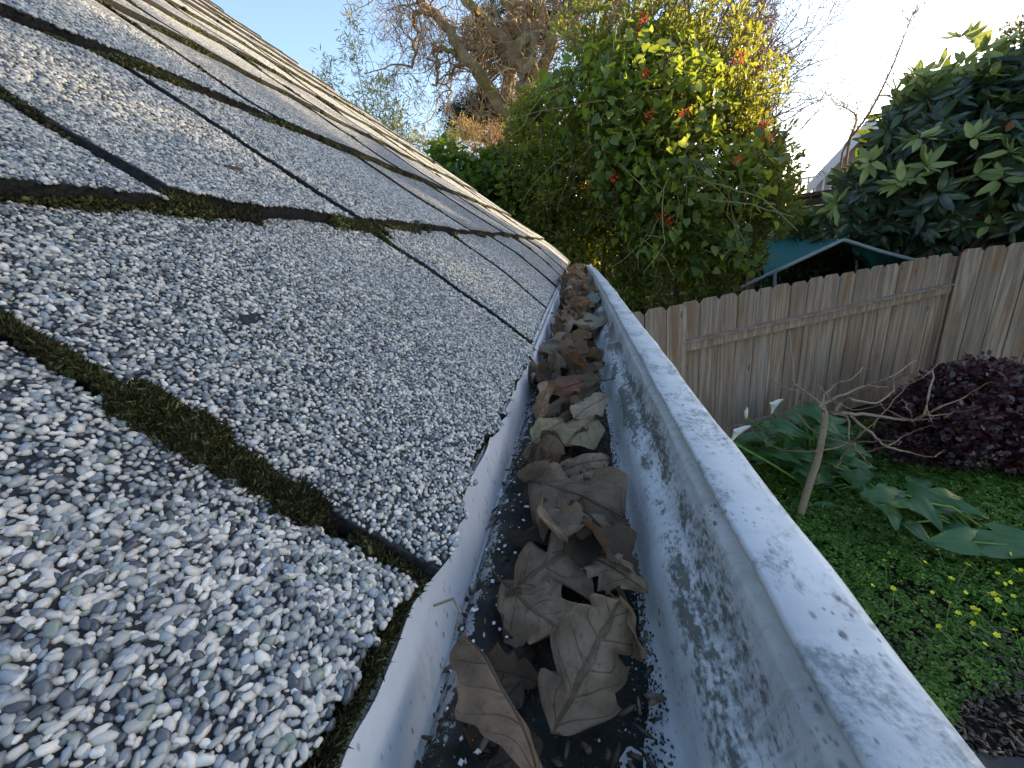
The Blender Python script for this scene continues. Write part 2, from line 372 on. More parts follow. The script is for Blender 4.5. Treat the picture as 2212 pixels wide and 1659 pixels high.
for ci in range(len(VC)-1):
    v0, v1 = VC[ci], VC[ci+1]
    sl = SL.get(ci) or [U0 + 1.5 + (ci*1.83) % 3.7 + 3.75*k + rng.uniform(-.2, .2) for k in range(10)]
    sl = [U0] + [s for s in sl if U0+.6 < s < U1-.8] + [U1]
    for k in range(len(sl)-1):
        gap = .021 if sl[k] != .97 else .040
        gap2 = .021 if sl[k+1] != .97 else .040
        ua = sl[k] + (gap if k else 0); ub = sl[k+1] - (gap2 if k < len(sl)-2 else 0)
        near = ci < 3 and ua < 9
        nu = int((ub-ua)*(14 if near else 5))+2; nvv = 30 if near else 8
        uu = np.linspace(ua, ub, nu); tt = np.linspace(0, 1, nvv)
        vlow = vlow_f(uu, ci, k)
        wob = .015
        G = []
        lift = (.055 if ci == 0 else .085 if ci < 3 else .065) + .02*rng.uniform(0, 1)
        for j, t in enumerate(tt):
            vv = vlow*(1-t) + (v1+.10)*t
            ue = uu.copy(); ue[0] += wob*vn(t*9, ci+k, 21); ue[-1] += wob*vn(t*9, ci+k+9, 22)
            curl = lift*(1-t)**1.0 + .03*(1-t)**6
            edge = (.012 if ua > 2 else -.02)*np.exp(-(uu-ua)/.10) - .030*np.exp(-(ub-uu)/.10)
            G.append(roofP(ue, vv, curl + edge))
        G = np.array(G)
        tabs.append((ci, ua, ub, k, v1, lift))
        # thickness: skirt under lower edge and both sides
        bot = roofP(uu, vlow+.02, -.02)
        sideL = roofP(np.full(nvv, ua+.004), vlow[0]*(1-tt)+(v1+.1)*tt, -.03)
        sideR = roofP(np.full(nvv, ub-.004), vlow[-1]*(1-tt)+(v1+.1)*tt, -.03)
        base = nv
        V_all.append(G.reshape(-1, 3)); V_all.append(bot); V_all.append(sideL); V_all.append(sideR)
        i = np.arange(nu-1)
        for j in range(nvv-1):
            F_all.append(np.stack([base+j*nu+i, base+j*nu+i+1, base+(j+1)*nu+i+1, base+(j+1)*nu+i], 1))
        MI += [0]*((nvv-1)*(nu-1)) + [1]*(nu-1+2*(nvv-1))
        b0 = base+nvv*nu
        F_all.append(np.stack([b0+i, b0+i+1, base+i+1, base+i], 1))
        j = np.arange(nvv-1); l0 = b0+nu; r0 = l0+nvv
        F_all.append(np.stack([l0+j, base+j*nu, base+(j+1)*nu, l0+j+1], 1))
        F_all.append(np.stack([base+j*nu+nu-1, r0+j, r0+j+1, base+(j+1)*nu+nu-1], 1))
        nv = r0+nvv
shing = mesh('shingle_roof', np.vstack(V_all), np.vstack(F_all), True)
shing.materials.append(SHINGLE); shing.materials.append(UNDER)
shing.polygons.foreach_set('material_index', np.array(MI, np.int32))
va = np.vstack(V_all); at_ = shing.attributes.new('real_stones', 'FLOAT', 'POINT'); at_.data.foreach_set('value', (np.clip((9.3-np.linalg.norm((va-[0, 0, CZ])/H, axis=1))/.8, 0, 1)*(va[:, 1] > -1.3*H)).astype(np.float32))
roof = link('roof', shing, SHINGLE, house); roof.location = (.3, 0, 0)
def V2(): pass
# dark underlay sheet
uu = np.linspace(U0, U1-.15, 120); vv = np.concatenate([np.linspace(.02, 4, 30), np.linspace(4.5, VTOP-.05, 50)])
G = np.array([roofP(uu, np.full_like(uu, v), -.035) for v in vv]); nu = len(uu)
F = np.array([(j*nu+i, j*nu+i+1, (j+1)*nu+i+1, (j+1)*nu+i) for j in range(len(vv)-1) for i in range(nu-1)])
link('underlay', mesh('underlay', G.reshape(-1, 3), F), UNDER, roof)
# pebbly granules as real stones, near the camera
def granule_points(u0, u1, v0, v1, d, r):
    nu = int((u1-u0)/d); nv_ = int((v1-v0)/(d*.87))
    gu, gv = np.meshgrid(np.arange(nu), np.arange(nv_))
    U = u0 + (gu + .5*(gv % 2) + r.uniform(-.42, .42, gu.shape))*d; Vv = v0 + (gv + r.uniform(-.42, .42, gu.shape))*d*.87
    return U.ravel(), Vv.ravel()
def surf_n(U, Vv):
    """height of the tab surface at (u,v) and mask of points that lie on a tab"""
    n = np.zeros_like(U); ok = np.zeros(len(U), bool)
    for ci, ua, ub, kk_, v1, lf in tabs:
        vl = vlow_f(U, ci, kk_); v0 = VC[ci]
        m = (U > ua+(.03 if ua > 2 else .008)) & (U < ub-.0) & (Vv > vl-.004) & (Vv < v1-.0)
        t = np.clip((Vv[m]-vl[m])/(v1+.1-vl[m]), 0, 1)
        n[m] = lf*(1-t) + .03*(1-t)**6 + (.012 if ua > 2 else -.02)*np.exp(-(U[m]-ua)/.10) - .030*np.exp(-(ub-U[m])/.10)
        ok |= m
    return n, ok
def granules(name, u0, u1, v0, v1, d, size, tv, tf, cond, r):
    U, Vv = granule_points(u0, u1, v0, v1, d, r)
    n, ok = surf_n(U, Vv)
    ok &= cond(U, Vv)
    bare = vn(U*2.3, Vv*2.3, 31) + .6*vn(U*8, Vv*8, 33)
    ok &= (bare < 1.32) | (r.uniform(size=len(U)) < .25)
    U, Vv, n = U[ok], Vv[ok], n[ok]; k = len(U)
    e = .01
    P = roofP(U, Vv, n + size*r.uniform(-.25, .45, k))
    nrm = np.tile([SA, 0, CA], (k, 1)); 
    ang = r.uniform(0, 2*pi, k); tu = np.array([0, 1.0, 0]); tv_ = np.array([-CA, 0, SA])
    dirs = np.cos(ang)[:, None]*tu + np.sin(ang)[:, None]*tv_ + r.normal(size=(k, 3))*.22
    R = frames(dirs, nrm, r, .35)
    s = size*H*np.exp(np.clip(r.normal(size=k)*.26, -.6, .5))
    sc = np.stack([s*r.uniform(.85, 1.35, k), s*r.uniform(.6, 1.0, k), s*r.uniform(.55, .95, k)], 1)
    scatter(name, tv, tf, P, R, sc, GRANULE, roof, False)
angV = ICO_V*(1+np.random.default_rng(3).uniform(-.28, .28, (12, 1)))
pebV = ICO2_V*(1+.34*np.array([vn(a*1.7+5, b*1.7+c, 2) for a, b, c in ICO2_V])[:, None])
r2 = np.random.default_rng(21)
dist = lambda U, Vv: np.sqrt((XE-Vv*CA)**2 + U**2 + (-1+Vv*SA)**2)
granules('granules', -1.5, 3.2, -.03, 4.0, .0165, .0102, pebV, ICO2_F, lambda U, Vv: dist(U, Vv) < 1.45, r2)
granules('granules', -1.0, 8, -.03, 7.0, .0190, .0118, angV, ICO_F, lambda U, Vv: (dist(U, Vv) >= 1.45) & (dist(U, Vv) < 4.4), r2)
granules('granules', 0, 14, -.03, 10.0, .029, .0175, angV, ICO_F, lambda U, Vv: (dist(U, Vv) >= 4.4) & (dist(U, Vv) < 9.5) & (U > 1), r2)
for o in list(roof.children):
    if o.name.startswith('granules'): o['kind'] = 'stuff'
# moss along slots and laps: blobs and fuzz
def v_off(pu, pv): return pu[0]*3.7+pv[0]*5.3
def moss_strip(pu, pv, width, dens, hgt, r, fuzz=True, name='moss'):
    """pu,pv polyline arrays in roof coords; width and height in H"""
    seg = np.hypot(np.diff(pu), np.diff(pv)); L = seg.sum(); k = int(L*dens)
    s = np.sort(r.uniform(0, L, k)); cum = np.concatenate([[0], np.cumsum(seg)])
    U = np.interp(s, cum, pu); Vv = np.interp(s, cum, pv)
    am = np.clip(.62 + .75*vn(s*1.1+v_off(pu, pv), s*0, 41) + .35*vn(s*5, s*0+pv[0], 43), 0.12, 1.4)
    du = np.gradient(np.array(pu))[0]; dv = np.gradient(np.array(pv))[0]; q = np.hypot(du, dv); nx, ny = -dv/q, du/q
    o = r.normal(size=k)*.38*width*am
    keep = (am > .16) & ((vn(s*1.6+v_off(pu, pv), s*0, 47) > -.25) | (L < 1.3))
    U = (U + nx*o)[keep]; Vv = (Vv + ny*o)[keep]; am = am[keep]; o = o[keep]; k = len(U)
    hh = hgt*am*np.exp(-(o/(width*.6+1e-6))**2)
    P = roofP(U, Vv, hh*r.uniform(.1, 1.0, k))
    return P, am
mp = []; ms = []
def add_moss(pu, pv, w_, dens, hgt, size):
    P, am = moss_strip(np.array(pu, float), np.array(pv, float), w_, dens, hgt, r2)
    mp.append(P); ms.append(size*H*r2.uniform(.5, 1.5, len(P)))
for a_, b_ in ((.27, .40), (.42, .55), (.565, .80), (.83, .93), (.95, 1.15)):   # separate cushions with cracks between them
    for _ in range(3): add_moss([.97, .97], [a_, b_], .17 if b_ < .9 else .11, 13000, .11, .0095)
add_moss([.98, .97], [1.15, 2.45], .035, 3000, .04, .010)
add_moss([.97, .97], [.0, .3], .08, 3500, .05, .010)
for ci in range(0, 5):
    for s in SL[ci]:
        if s > 1 or (s > -2 and ci > 0): add_moss([s, s], [VC[ci], VC[ci+1]], .062, 1600 if s < 6 else 900, .075, .013 if s < 6 else .017)
for ci in range(1, 8):
    v = VC[ci]
    kk = {1: 1.0, 2: 1.1, 3: .8}.get(ci, .5)
    add_moss([.2, 6.5], [v-.06, v-.06], .15*kk, 6500*kk, .13, .012)
    add_moss([6.5, 28], [v-.06, v-.06], .11, 1200, .10, .016)
add_moss([4.7, 4.9], [2.30, 2.42], .35, 2500, .16, .016)
add_moss([-1.5, 12], [.035, .035], .035, 3000, .03, .009)
add_moss([12, 30], [.04, .04], .08, 900, .05, .018)
P = np.vstack(mp); s = np.concatenate(ms); k = len(P)
mo = scatter('moss', ICO_V, ICO_F, P, rand_rot(k, r2), np.stack([s, s*r2.uniform(.5, 1, k), s*r2.uniform(.5, 1, k)], 1), MOSS, roof, True)
mo['kind'] = 'stuff'
# fuzz: tiny blades on nearby moss
nearm = np.linalg.norm(P-np.array([0, 0, CZ]), axis=1) < 4.5*H
Q = P[nearm]; k = len(Q); kk = 3; Q = np.repeat(Q, kk, 0) + r2.normal(size=(k*kk, 3))*.006*H
bl = np.array([(0, -.16, 0), (0, .16, 0), (1, 0, 0)]); bf = np.array([(0, 1, 2)])
d = r2.normal(size=(len(Q), 3))*.7 + np.array([SA, 0, CA])
fz = scatter('moss_fuzz', bl, bf, Q, frames(d, None, r2, 1.0), r2.uniform(.016, .036, len(Q))*H, MOSS, mo); fz['kind'] = 'stuff'
# rest of the house: fascia, wall, ridge side, rake board
PAINT = m_plain('pale_house_paint', (.62, .62, .60), .6, .3, 6, .08)
m = MB(); m.box(W(-.95, 12.4, -2.2), (.025, 36.6*H, .16)); fas = m.build('fascia', PAINT, house); fas.location = (.3, 0, 0)
m = MB(); m.box((-.55, 12.4*H, .98), (.12, 34*H, 1.93)); tz = lambda x: CZ-.33-(x+.61)*SA/CA
m.add([(x_, y_, z_) for y_ in (2.62, 2.68) for x_, z_ in ((-.55, 0), (-8, 0), (-8, .5), (-4.2, tz(-4.2)-.25), (-.62, tz(-.62)))], [(0, 1, 2, 3, 4), (9, 8, 7, 6, 5), (0, 4, 9, 5), (4, 3, 8, 9)]); wl = m.build('wall', PAINT, house); wl.location = (.3, 0, 0)
a = roofP(U1-.1, .3, -.2)[None][0]; b_ = roofP(U1-.1, VTOP-.3, -.2)
ax = np.array([b_-a, (0, 1, 0), np.cross(b_-a, (0, 1, 0))]); L = np.linalg.norm(b_-a); ax = ax/np.linalg.norm(ax, axis=1)[:, None]
m = MB(); m.box((a+b_)/2 - ax[2]*.0 - np.array([0, .02, .06]), (L, .03, .12), ax); rk = m.build('rake_board', PAINT, house); rk.location = (.3, 0, 0)
top = roofP(12, VTOP, 0)
m = MB(); lo = top + np.array([-3.5, 0, -3.0])
m.add([(top[0], U0*H, top[2]+.01), (top[0], U1*H, top[2]+.01), (lo[0], U1*H, lo[2]), (lo[0], U0*H, lo[2])], [(0, 1, 2, 3)])
bs = m.build('back_slope', SHINGLE, house); bs.location = (.3, 0, 0)

# ================================================================== GUTTER
GU0, GU1 = -5.0, 26.0
def sag(u): return -.48*np.clip((u-9)/17, 0, None)**1.6
PROF = [(-.64, -1.10), (-.62, -1.25), (-.605, -1.44), (-.57, -1.47), (-.2, -1.475), (.13, -1.47), (.175, -1.455), (.20, -1.42), (.225, -1.36), (.255, -1.295), (.29, -1.25),
        (.325, -1.235), (.355, -1.215), (.38, -1.17), (.402, -1.11), (.42, -1.05), (.428, -1.03), (.468, -1.018), (.457, -.99), (.450, -.966), (.462, -.955), (.56, -.964), (.625, -.960), (.648, -.966), (.662, -.985), (.664, -1.05)]
PV = [0, .10, .20, .22, .30, .37, .39, .42, .46, .51, .55, .58, .61, .65, .70, .75, .785, .80, .815, .835, .87, .90, .94, .965, .985, 1.0]
OUT = [(.655, -1.06), (.645, -1.12), (.60, -1.25), (.53, -1.33), (.44, -1.37), (.37, -1.42), (.33, -1.55), (.30, -1.62), (-.62, -1.62), (-.64, -1.3)]
pp = np.array(PROF + OUT); pvv = np.array(PV + [1.0]*len(OUT)); npf = len(pp)
us = np.concatenate([np.linspace(GU0, 3, 110), np.linspace(3.1, GU1, 120)])
V = []; UV = []
for u in us:
    ww = .006*vn(u*1.3+0*pvv, pvv*3, 51) + .004*vn(u*4+0*pvv, pvv*7, 52)
    V.append(np.stack([(pp[:, 0]+ww)*H, np.full(npf, u*H), CZ+(pp[:, 1]+ww*.7+sag(u))*H], 1)); UV.append(np.stack([np.full(npf, u*H), pvv], 1))
F = np.array([(i*npf+j, i*npf+j+1, (i+1)*npf+j+1, (i+1)*npf+j) for i in range(len(us)-1) for j in range(npf-1)])
gutter = tag(empty('gutter', (0, 0, CZ-1.6*H)), 'long white metal gutter with a stained flaking front lip along the roof edge', 'gutter')
def gpart(name, me, mt):
    o = link(name, me, mt, gutter); o.location = (0, 0, -(CZ-1.6*H)); return o
gpart('trough', mesh('trough', np.vstack(V), F, True, np.vstack(UV)), WHITE)
# pale flashing wall under the shingle edge, with a slightly torn upper edge
uu = np.linspace(GU0, GU1, 700)
rows = [(-1.445, -.592), (-1.30, -.598), (-1.15, -.604), (-1.05, -.610)]
V = np.concatenate([np.stack([np.full_like(uu, x)*H + .004*H*vn(uu*1.5, uu*0+i, 61), uu*H, CZ+(z-(.0 if i < 3 else .02*(uu < 1))+sag(uu)+((0.02*vn(uu*8, uu*0, 62)-.24*np.clip((uu-1)/7, 0, 1)) if i == 3 else 0))*H], 1) for i, (z, x) in enumerate(rows)])
nu = len(uu); F = np.array([(j*nu+i, j*nu+i+1, (j+1)*nu+i+1, (j+1)*nu+i) for j in range(3) for i in range(nu-1)])
gpart('drip_edge', mesh('drip_edge', V, F, True), BACK)
# end cap and bracket rod
m = MB(); e = GU1; s_ = sag(e)
m.add([W(x, e, z+s_) for x, z in PROF+OUT] + [W(x, e+.15, z+s_) for x, z in PROF+OUT], [tuple(range(npf)), tuple(range(npf, 2*npf))[::-1]] + [(i, (i+1) % npf, (i+1) % npf+npf, i+npf) for i in range(npf)])
me = mesh('end_cap', np.vstack(m.V), m.F); gpart('end_cap', me, WHITE)
m = MB(); m.tube([W(-.6, e-.9, -1.06+s_), W(.5, e-.9, -.985+s_)], .035*H, 8); gpart('spike_rod', mesh('spike_rod', np.vstack(m.V), m.F), WHITE)
m = MB(); m.tube([W(.66+.10*sin(a), e-.2, -1.0+s_+.10*cos(a)) for a in np.linspace(0, 5.2, 14)], .028*H, 6); gpart('spout_ring', mesh('spout_ring', np.vstack(m.V), m.F, True), WHITE)
# silt bed and loose grit: stuff
uu = np.linspace(GU0, GU1-.02, 420); xx = np.linspace(-.59, .185, 18)
Ug, Xg = np.meshgrid(uu, xx)
edge = np.clip((.185-Xg)/.10, 0, 1)*np.clip((Xg+.60)/.08, 0, 1)
Z = -1.472 + (.035 + .03*vn(Ug*1.2, Xg*4, 71) + .02*vn(Ug*6, Xg*7, 72) + .01*vn(Ug*19, Xg*22, 73))*edge + .004 + sag(Ug) - .012*(1-edge)
Z += .05*np.clip((-.35-Xg)/.2, 0, 1)*edge
V = np.stack([Xg*H, Ug*H, CZ+Z*H], -1).reshape(-1, 3); nu = len(uu)
F = np.array([(j*nu+i, j*nu+i+1, (j+1)*nu+i+1, (j+1)*nu+i) for j in range(len(xx)-1) for i in range(nu-1)])
silt = tag(link('silt', mesh('silt', V, F, True), SILT), 'dark damp silt coating the gutter floor beneath the leaves', 'silt', kind='stuff')
k = 5000; U = rng.uniform(-.5, 9, k)**1.0; X = np.where(rng.uniform(size=k) < .6, .185-np.abs(rng.normal(size=k))*.07, rng.uniform(-.58, .19, k))
U = np.abs(U)*rng.uniform(.1, 1, k)+.35
X = np.clip(X, -.58, .185)
P = np.stack([X*H, U*H, CZ+(-1.425+sag(U)+.012*rng.normal(size=k)-.03*(X > .1))*H], 1); s = H*rng.uniform(.003, .007, k)
tag(scatter('grit', ICO_V, ICO_F, P, rand_rot(k), np.stack([s, s*.8, s*.6], 1), GRIT), 'loose pale roof grit washed along the right side of the gutter floor', 'grit', kind='stuff')
k = 260; U = rng.uniform(.3, 5, k); P = np.stack([(rng.uniform(-.57, -.35, k))*H, U*H, CZ+(-1.37)*H+rng.normal(size=k)*.01*H], 1); s = H*rng.uniform(.004, .016, k)
PCH = m_plain('paint_flake', (.62, .64, .63), .6, .3, 40, .1)
tag(scatter('paint_flakes', np.array([(-1, -.7, 0), (.8, -1, .1), (1, .6, -.1), (-.5, 1, .15)]), np.array([(0, 1, 2, 3)]), P, frames(rng.normal(size=(k, 3))*[1, 1, .25], None, rng, .3), s*.6, PCH), 'chips of peeled white paint on the silt at the left of the gutter', 'paint flakes', kind='stuff')

k = 900; U = rng.uniform(.35, 9, k)*rng.uniform(.2, 1, k)+.3; X = rng.uniform(-.58, .16, k)
P = np.stack([X*H, U*H, CZ+(-1.415+sag(U)+.012*rng.normal(size=k))*H], 1); CR = m_leaf('leaf_crumb', [(0, (.012, .010, .008)), (.5, (.05, .035, .022)), (1, (.15, .11, .075))], .0)
sc = np.stack([rng.uniform(.008, .05, k), rng.uniform(.004, .014, k), rng.uniform(.003, .008, k)], 1)*H
tag(scatter('leaf_crumbs', ICO_V, ICO_F, P, frames(rng.normal(size=(k, 3))*[1, 1, .25], None, rng, .3), sc, CR), 'broken leaf crumbs and twig bits on the gutter floor', 'debris', kind='stuff')

# ================================================================== DEAD LEAVES
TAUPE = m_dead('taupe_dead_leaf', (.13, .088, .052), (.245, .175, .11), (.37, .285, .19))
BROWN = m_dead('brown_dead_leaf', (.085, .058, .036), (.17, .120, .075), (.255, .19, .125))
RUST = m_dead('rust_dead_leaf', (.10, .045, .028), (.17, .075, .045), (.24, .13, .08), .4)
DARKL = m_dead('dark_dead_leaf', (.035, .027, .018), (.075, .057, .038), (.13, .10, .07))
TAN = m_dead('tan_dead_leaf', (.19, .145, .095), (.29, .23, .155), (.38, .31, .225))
PINKG = m_dead('mottled_leaf', (.13, .14, .06), (.24, .20, .11), (.30, .16, .11))
GREYG = m_dead('grey_green_leaf', (.15, .17, .12), (.22, .245, .185), (.28, .30, .24), .3, 9)
ORNG = m_dead('orange_lit_leaf', (.20, .08, .03), (.32, .14, .06), (.42, .22, .10), .6)
def oak(Wd=.30, lobes=4, depth=.45, sharp=1.0, fold=.25, bend=.6, roll=.8, ripple=.05, seed=0, stem=.25, skew=.10, nt_=44, ns=13):
    """leaf of unit length, x along the midrib"""
    r = np.random.default_rng(seed)
    t = np.linspace(0, 1, nt_); s = np.linspace(-1, 1, ns)
    T, S = np.meshgrid(t, s, indexing='ij')
    env = np.power(np.clip(np.sin(pi*np.power(t, .85)), 0, 1), .62)*(.72+.45*t)
    env[0] = .0; env[-1] = .0
    wv = []
    for sg in (0, 1):
        ph = t*lobes + .15*sg + .35*vn(t*3, t*0+seed, 5+sg)
        tri = np.abs(((ph) % 1)*2-1)           # 1 at sinus
        tri = np.power(tri, sharp)
        wv.append(env*(1 - depth*tri*np.clip(t*4, 0, 1)*(.75+.4*vn(t*5, t*0+seed+4, 8+sg))) )
    wl = np.where(S < 0, wv[0][:, None], wv[1][:, None])*Wd
    tri2 = np.where(S < 0, wv[0][:, None], wv[1][:, None])
    X = T + skew*(np.abs(S)**1.5)*wl/Wd*.9*np.clip(1-T, 0, 1)
    Y = S*wl + .03*vn(T*6+seed*3, S*2, 19)*np.abs(S)
    Zr = ripple*(np.abs(S)**2)*np.sin(T*(8+3*r.uniform())+S*2.0+r.uniform(0, 6)) + .03*vn(T*4+seed, S*3, 9) + fold*np.abs(Y)
    # roll across
    kx = roll + .6*vn(T*2.3, T*0+seed, 15)*abs(roll)
    kx = np.where(np.abs(kx) < 1e-3, 1e-3, kx)
    a = kx*Y*2; Y2 = np.sin(a)/(2*kx); Z2 = (1-np.cos(a))/(2*kx) + Zr*np.cos(a)
    # bend along
    bb = bend if abs(bend) > 1e-3 else 1e-3
    th = bb*(X-.4); X3 = np.sin(th)/bb - np.sin(th)*Z2*.6; Z3 = (1-np.cos(th))/bb + np.cos(th)*Z2
    P = np.stack([X3, Y2, Z3], -1).reshape(-1, 3)
    F = [(i*ns+j, (i+1)*ns+j, (i+1)*ns+j+1, i*ns+j+1) for i in range(nt_-1) for j in range(ns-1)]
    UV = np.stack([T, (S+1)/2], -1).reshape(-1, 2)
    if stem:
        p0 = np.array([X3[0, ns//2], 0, Z3[0, ns//2]]); d0 = np.array([X3[2, ns//2], 0, Z3[2, ns//2]])-p0; d0 /= np.linalg.norm(d0)
        pts = [p0 + d0*.03 - d0*stem*q + np.array([0, .12*stem*q*q, .25*stem*q*q]) for q in np.linspace(0, 1, 6)]
        sv_, sf = tube(pts, np.linspace(.012, .009, 6), 5)
        F += [tuple(i+len(P) for i in f) for f in sf if len(f) == 4]; P = np.vstack([P, sv_]); UV = np.vstack([UV, np.tile([.5, .5], (len(sv_), 1))])
    return P, np.array(F), UV
def leaf_obj(name, P, F, UV, mt, base, tip, up, label, cat, group='dead leaves lying in the gutter'):
    base = np.asarray(base, float); tip = np.asarray(tip, float); d = tip-base; L = np.linalg.norm(d); d = d/L
    up = np.asarray(up, float); y = np.cross(up, d); y /= np.linalg.norm(y); z = np.cross(d, y)
    me = mesh(name, (P+np.array([.4, 0, 0]))*L, F, True, UV)
    o = link(name, me, mt); o.matrix_world = Matrix([[d[i], y[i], z[i], base[i]] for i in range(3)] + [[0, 0, 0, 1]])
    return tag(o, label, cat, group)
def hp(px, py, z): return onz(px, py, CZ+z*H)
LG = 'dead leaves lying in the gutter'
heroes = [
 # base px, z ; tip px, z ; up ; params ; material ; label
 ((1192, 1590), -1.33, (1345, 1290), -1.10, (.30, -.45, 1), dict(Wd=.66, lobes=3.5, depth=.80, sharp=.8, skew=.30, fold=.0, bend=-.7, roll=-1.3, ripple=.10, seed=3, stem=0), TAUPE, 'largest taupe oak leaf, spread flat across the front of the gutter with three broad lobes'),
 ((1192, 1690), -1.12, (1015, 1338), -1.13, (.75, .15, .75), dict(Wd=.25, lobes=5, depth=.2, sharp=1.2, fold=-.5, bend=-.7, roll=-3.0, ripple=.03, seed=5, stem=0), BROWN, 'long rolled brown leaf standing on edge nearest the camera'),
 ((1112, 1265), -1.32, (1335, 1120), -1.20, (-.1, -.3, 1), dict(Wd=.62, lobes=3.6, depth=.84, sharp=.75, skew=.28, fold=.05, bend=-.7, roll=-1.0, ripple=.10, seed=8, stem=.2), TAUPE, 'broad taupe oak leaf with deep round notches in the middle of the gutter'),
 ((1125, 1025), -1.26, (1345, 1095), -1.14, (0, -.5, 1), dict(Wd=.50, lobes=3, depth=.78, sharp=.75, skew=.25, fold=.1, bend=-.9, roll=-1.6, ripple=.13, seed=12, stem=.2), BROWN, 'crumpled brown oak leaf lying over the top of the broad taupe one'),
 ((1398, 1275), -1.22, (1262, 1190), -1.25, (.2, -.4, 1), dict(Wd=.40, lobes=5, depth=.50, sharp=.7, fold=.1, bend=-.5, roll=-1.2, ripple=.09, seed=15, stem=.0, skew=.2), TAUPE, 'spiny edged taupe leaf leaning on the right wall of the gutter'),
 ((1088, 1262), -1.36, (1222, 1375), -1.30, (0, -.3, 1), dict(Wd=.46, lobes=3, depth=.65, sharp=.8, fold=.0, bend=.4, roll=-.5, ripple=.08, seed=17, stem=.3), TAUPE, 'small cupped taupe leaf between the rolled brown leaf and the broad one behind'),
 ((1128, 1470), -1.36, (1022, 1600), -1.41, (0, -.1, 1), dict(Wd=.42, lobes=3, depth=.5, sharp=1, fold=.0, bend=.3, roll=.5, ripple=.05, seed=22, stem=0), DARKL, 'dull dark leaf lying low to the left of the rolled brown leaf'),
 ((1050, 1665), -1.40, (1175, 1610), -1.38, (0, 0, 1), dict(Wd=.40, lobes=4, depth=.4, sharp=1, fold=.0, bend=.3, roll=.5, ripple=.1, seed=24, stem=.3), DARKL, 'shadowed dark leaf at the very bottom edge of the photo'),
 ((1395, 1425), -1.22, (1330, 1285), -1.24, (-.9, -.2, .4), dict(Wd=.30, lobes=4, depth=.35, sharp=1, fold=.3, bend=.6, roll=1.8, ripple=.1, seed=26, stem=0), BROWN, 'curled brown leaf wedged upright against the right gutter wall'),
 ((1150, 955), -1.22, (1218, 905), -1.17, (.1, -.6, .8), dict(Wd=.44, lobes=2, depth=.10, sharp=1, fold=.05, bend=-.3, roll=-.4, ripple=.03, seed=31, stem=.2), PINKG, 'round mottled green and pink leaf, left of the two rounded ones'),
 ((1290, 900), -1.22, (1222, 955), -1.20, (0, -.5, .8), dict(Wd=.42, lobes=2, depth=.12, sharp=1, fold=.2, bend=-.4, roll=-.9, ripple=.04, seed=33, stem=.3), PINKG, 'folded mottled olive leaf, right of the two rounded ones'),
 ((1312, 855), -1.15, (1238, 900), -1.17, (0, -.5, .9), dict(Wd=.34, lobes=5, depth=.35, sharp=.8, fold=.25, bend=-.2, roll=-.8, ripple=.05, seed=36, stem=.15), TAN, 'pale tan serrated leaf lying open behind the two rounded leaves'),
 ((1160, 905), -1.22, (1188, 822), -1.02, (.9, -.5, .3), dict(Wd=.30, lobes=3, depth=.35, sharp=1, fold=.2, bend=-.3, roll=-1.2, ripple=.06, seed=38, stem=0), BROWN, 'upright brown leaf behind the round mottled green and pink one'),
 ((1190, 850), -1.15, (1262, 822), -1.12, (.1, -.6, .7), dict(Wd=.30, lobes=4, depth=.2, sharp=1, fold=.2, bend=-.3, roll=-1.0, ripple=.08, seed=40, stem=.1), RUST, 'reddish brown folded leaf beside the sparse patch of gutter floor'),
 ((1128, 985), -1.30, (1232, 938), -1.22, (.1, -.3, 1), dict(Wd=.34, lobes=4, depth=.35, sharp=1, fold=.2, bend=-.4, roll=-1.0, ripple=.07, seed=43, stem=.15), TAUPE, 'taupe leaf with a torn edge just in front of the rounded leaves'),
 ((1205, 1015), -1.27, (1318, 985), -1.20, (.1, -.5, 1), dict(Wd=.50, lobes=3, depth=.65, sharp=.8, fold=.1, bend=-.7, roll=-1.3, ripple=.06, seed=46, stem=.2), TAUPE, 'arched taupe leaf right of centre in front of the rounded leaves'),
 ((1292, 652), -1.14, (1238, 640), -1.14, (0, -.55, .8), dict(Wd=.26, lobes=2, depth=.06, sharp=1, fold=.1, bend=-.3, roll=-.7, ripple=.04, seed=48, stem=0), GREYG, 'smooth grey green oval leaf on top of the far pile'),
 ((1275, 705), -1.18, (1250, 672), -1.12, (0, -.6, .8), dict(Wd=.45, lobes=2, depth=.2, sharp=1, fold=.1, bend=-.5, roll=-.8, ripple=.05, seed=50, stem=.3), TAN, 'rounded pale tan leaf on the right of the far pile'),
 ((1240, 745), -1.2, (1170, 735), -1.18, (0, -.6, .8), dict(Wd=.42, lobes=3, depth=.35, sharp=1, fold=.1, bend=-.5, roll=-.8, ripple=.07, seed=52, stem=.2), TAN, 'wide tan lobed leaf against the left wall in the far pile'),
 ((1236, 612), -1.2, (1244, 580), -.85, (0, -1, .15), dict(Wd=.42, lobes=3, depth=.3, sharp=1, fold=.1, bend=-.4, roll=-.8, ripple=.06, seed=54, stem=0), ORNG, 'sunlit orange leaf propped upright at the far end of the gutter'),
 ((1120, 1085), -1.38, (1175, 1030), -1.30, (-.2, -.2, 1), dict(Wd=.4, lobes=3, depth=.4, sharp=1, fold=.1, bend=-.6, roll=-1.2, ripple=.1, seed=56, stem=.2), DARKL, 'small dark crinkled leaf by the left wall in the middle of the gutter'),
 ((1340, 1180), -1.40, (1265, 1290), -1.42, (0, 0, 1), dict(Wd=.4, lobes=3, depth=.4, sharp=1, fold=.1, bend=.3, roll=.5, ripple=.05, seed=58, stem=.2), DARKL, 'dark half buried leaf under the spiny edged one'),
]
for b0, bz, t0, tz, up, prm, mt, lab in heroes:
    leaf_obj('dead_leaf', *oak(**prm), mt, hp(*b0, bz), hp(*t0, tz), up, lab, 'leaf')
variants = []
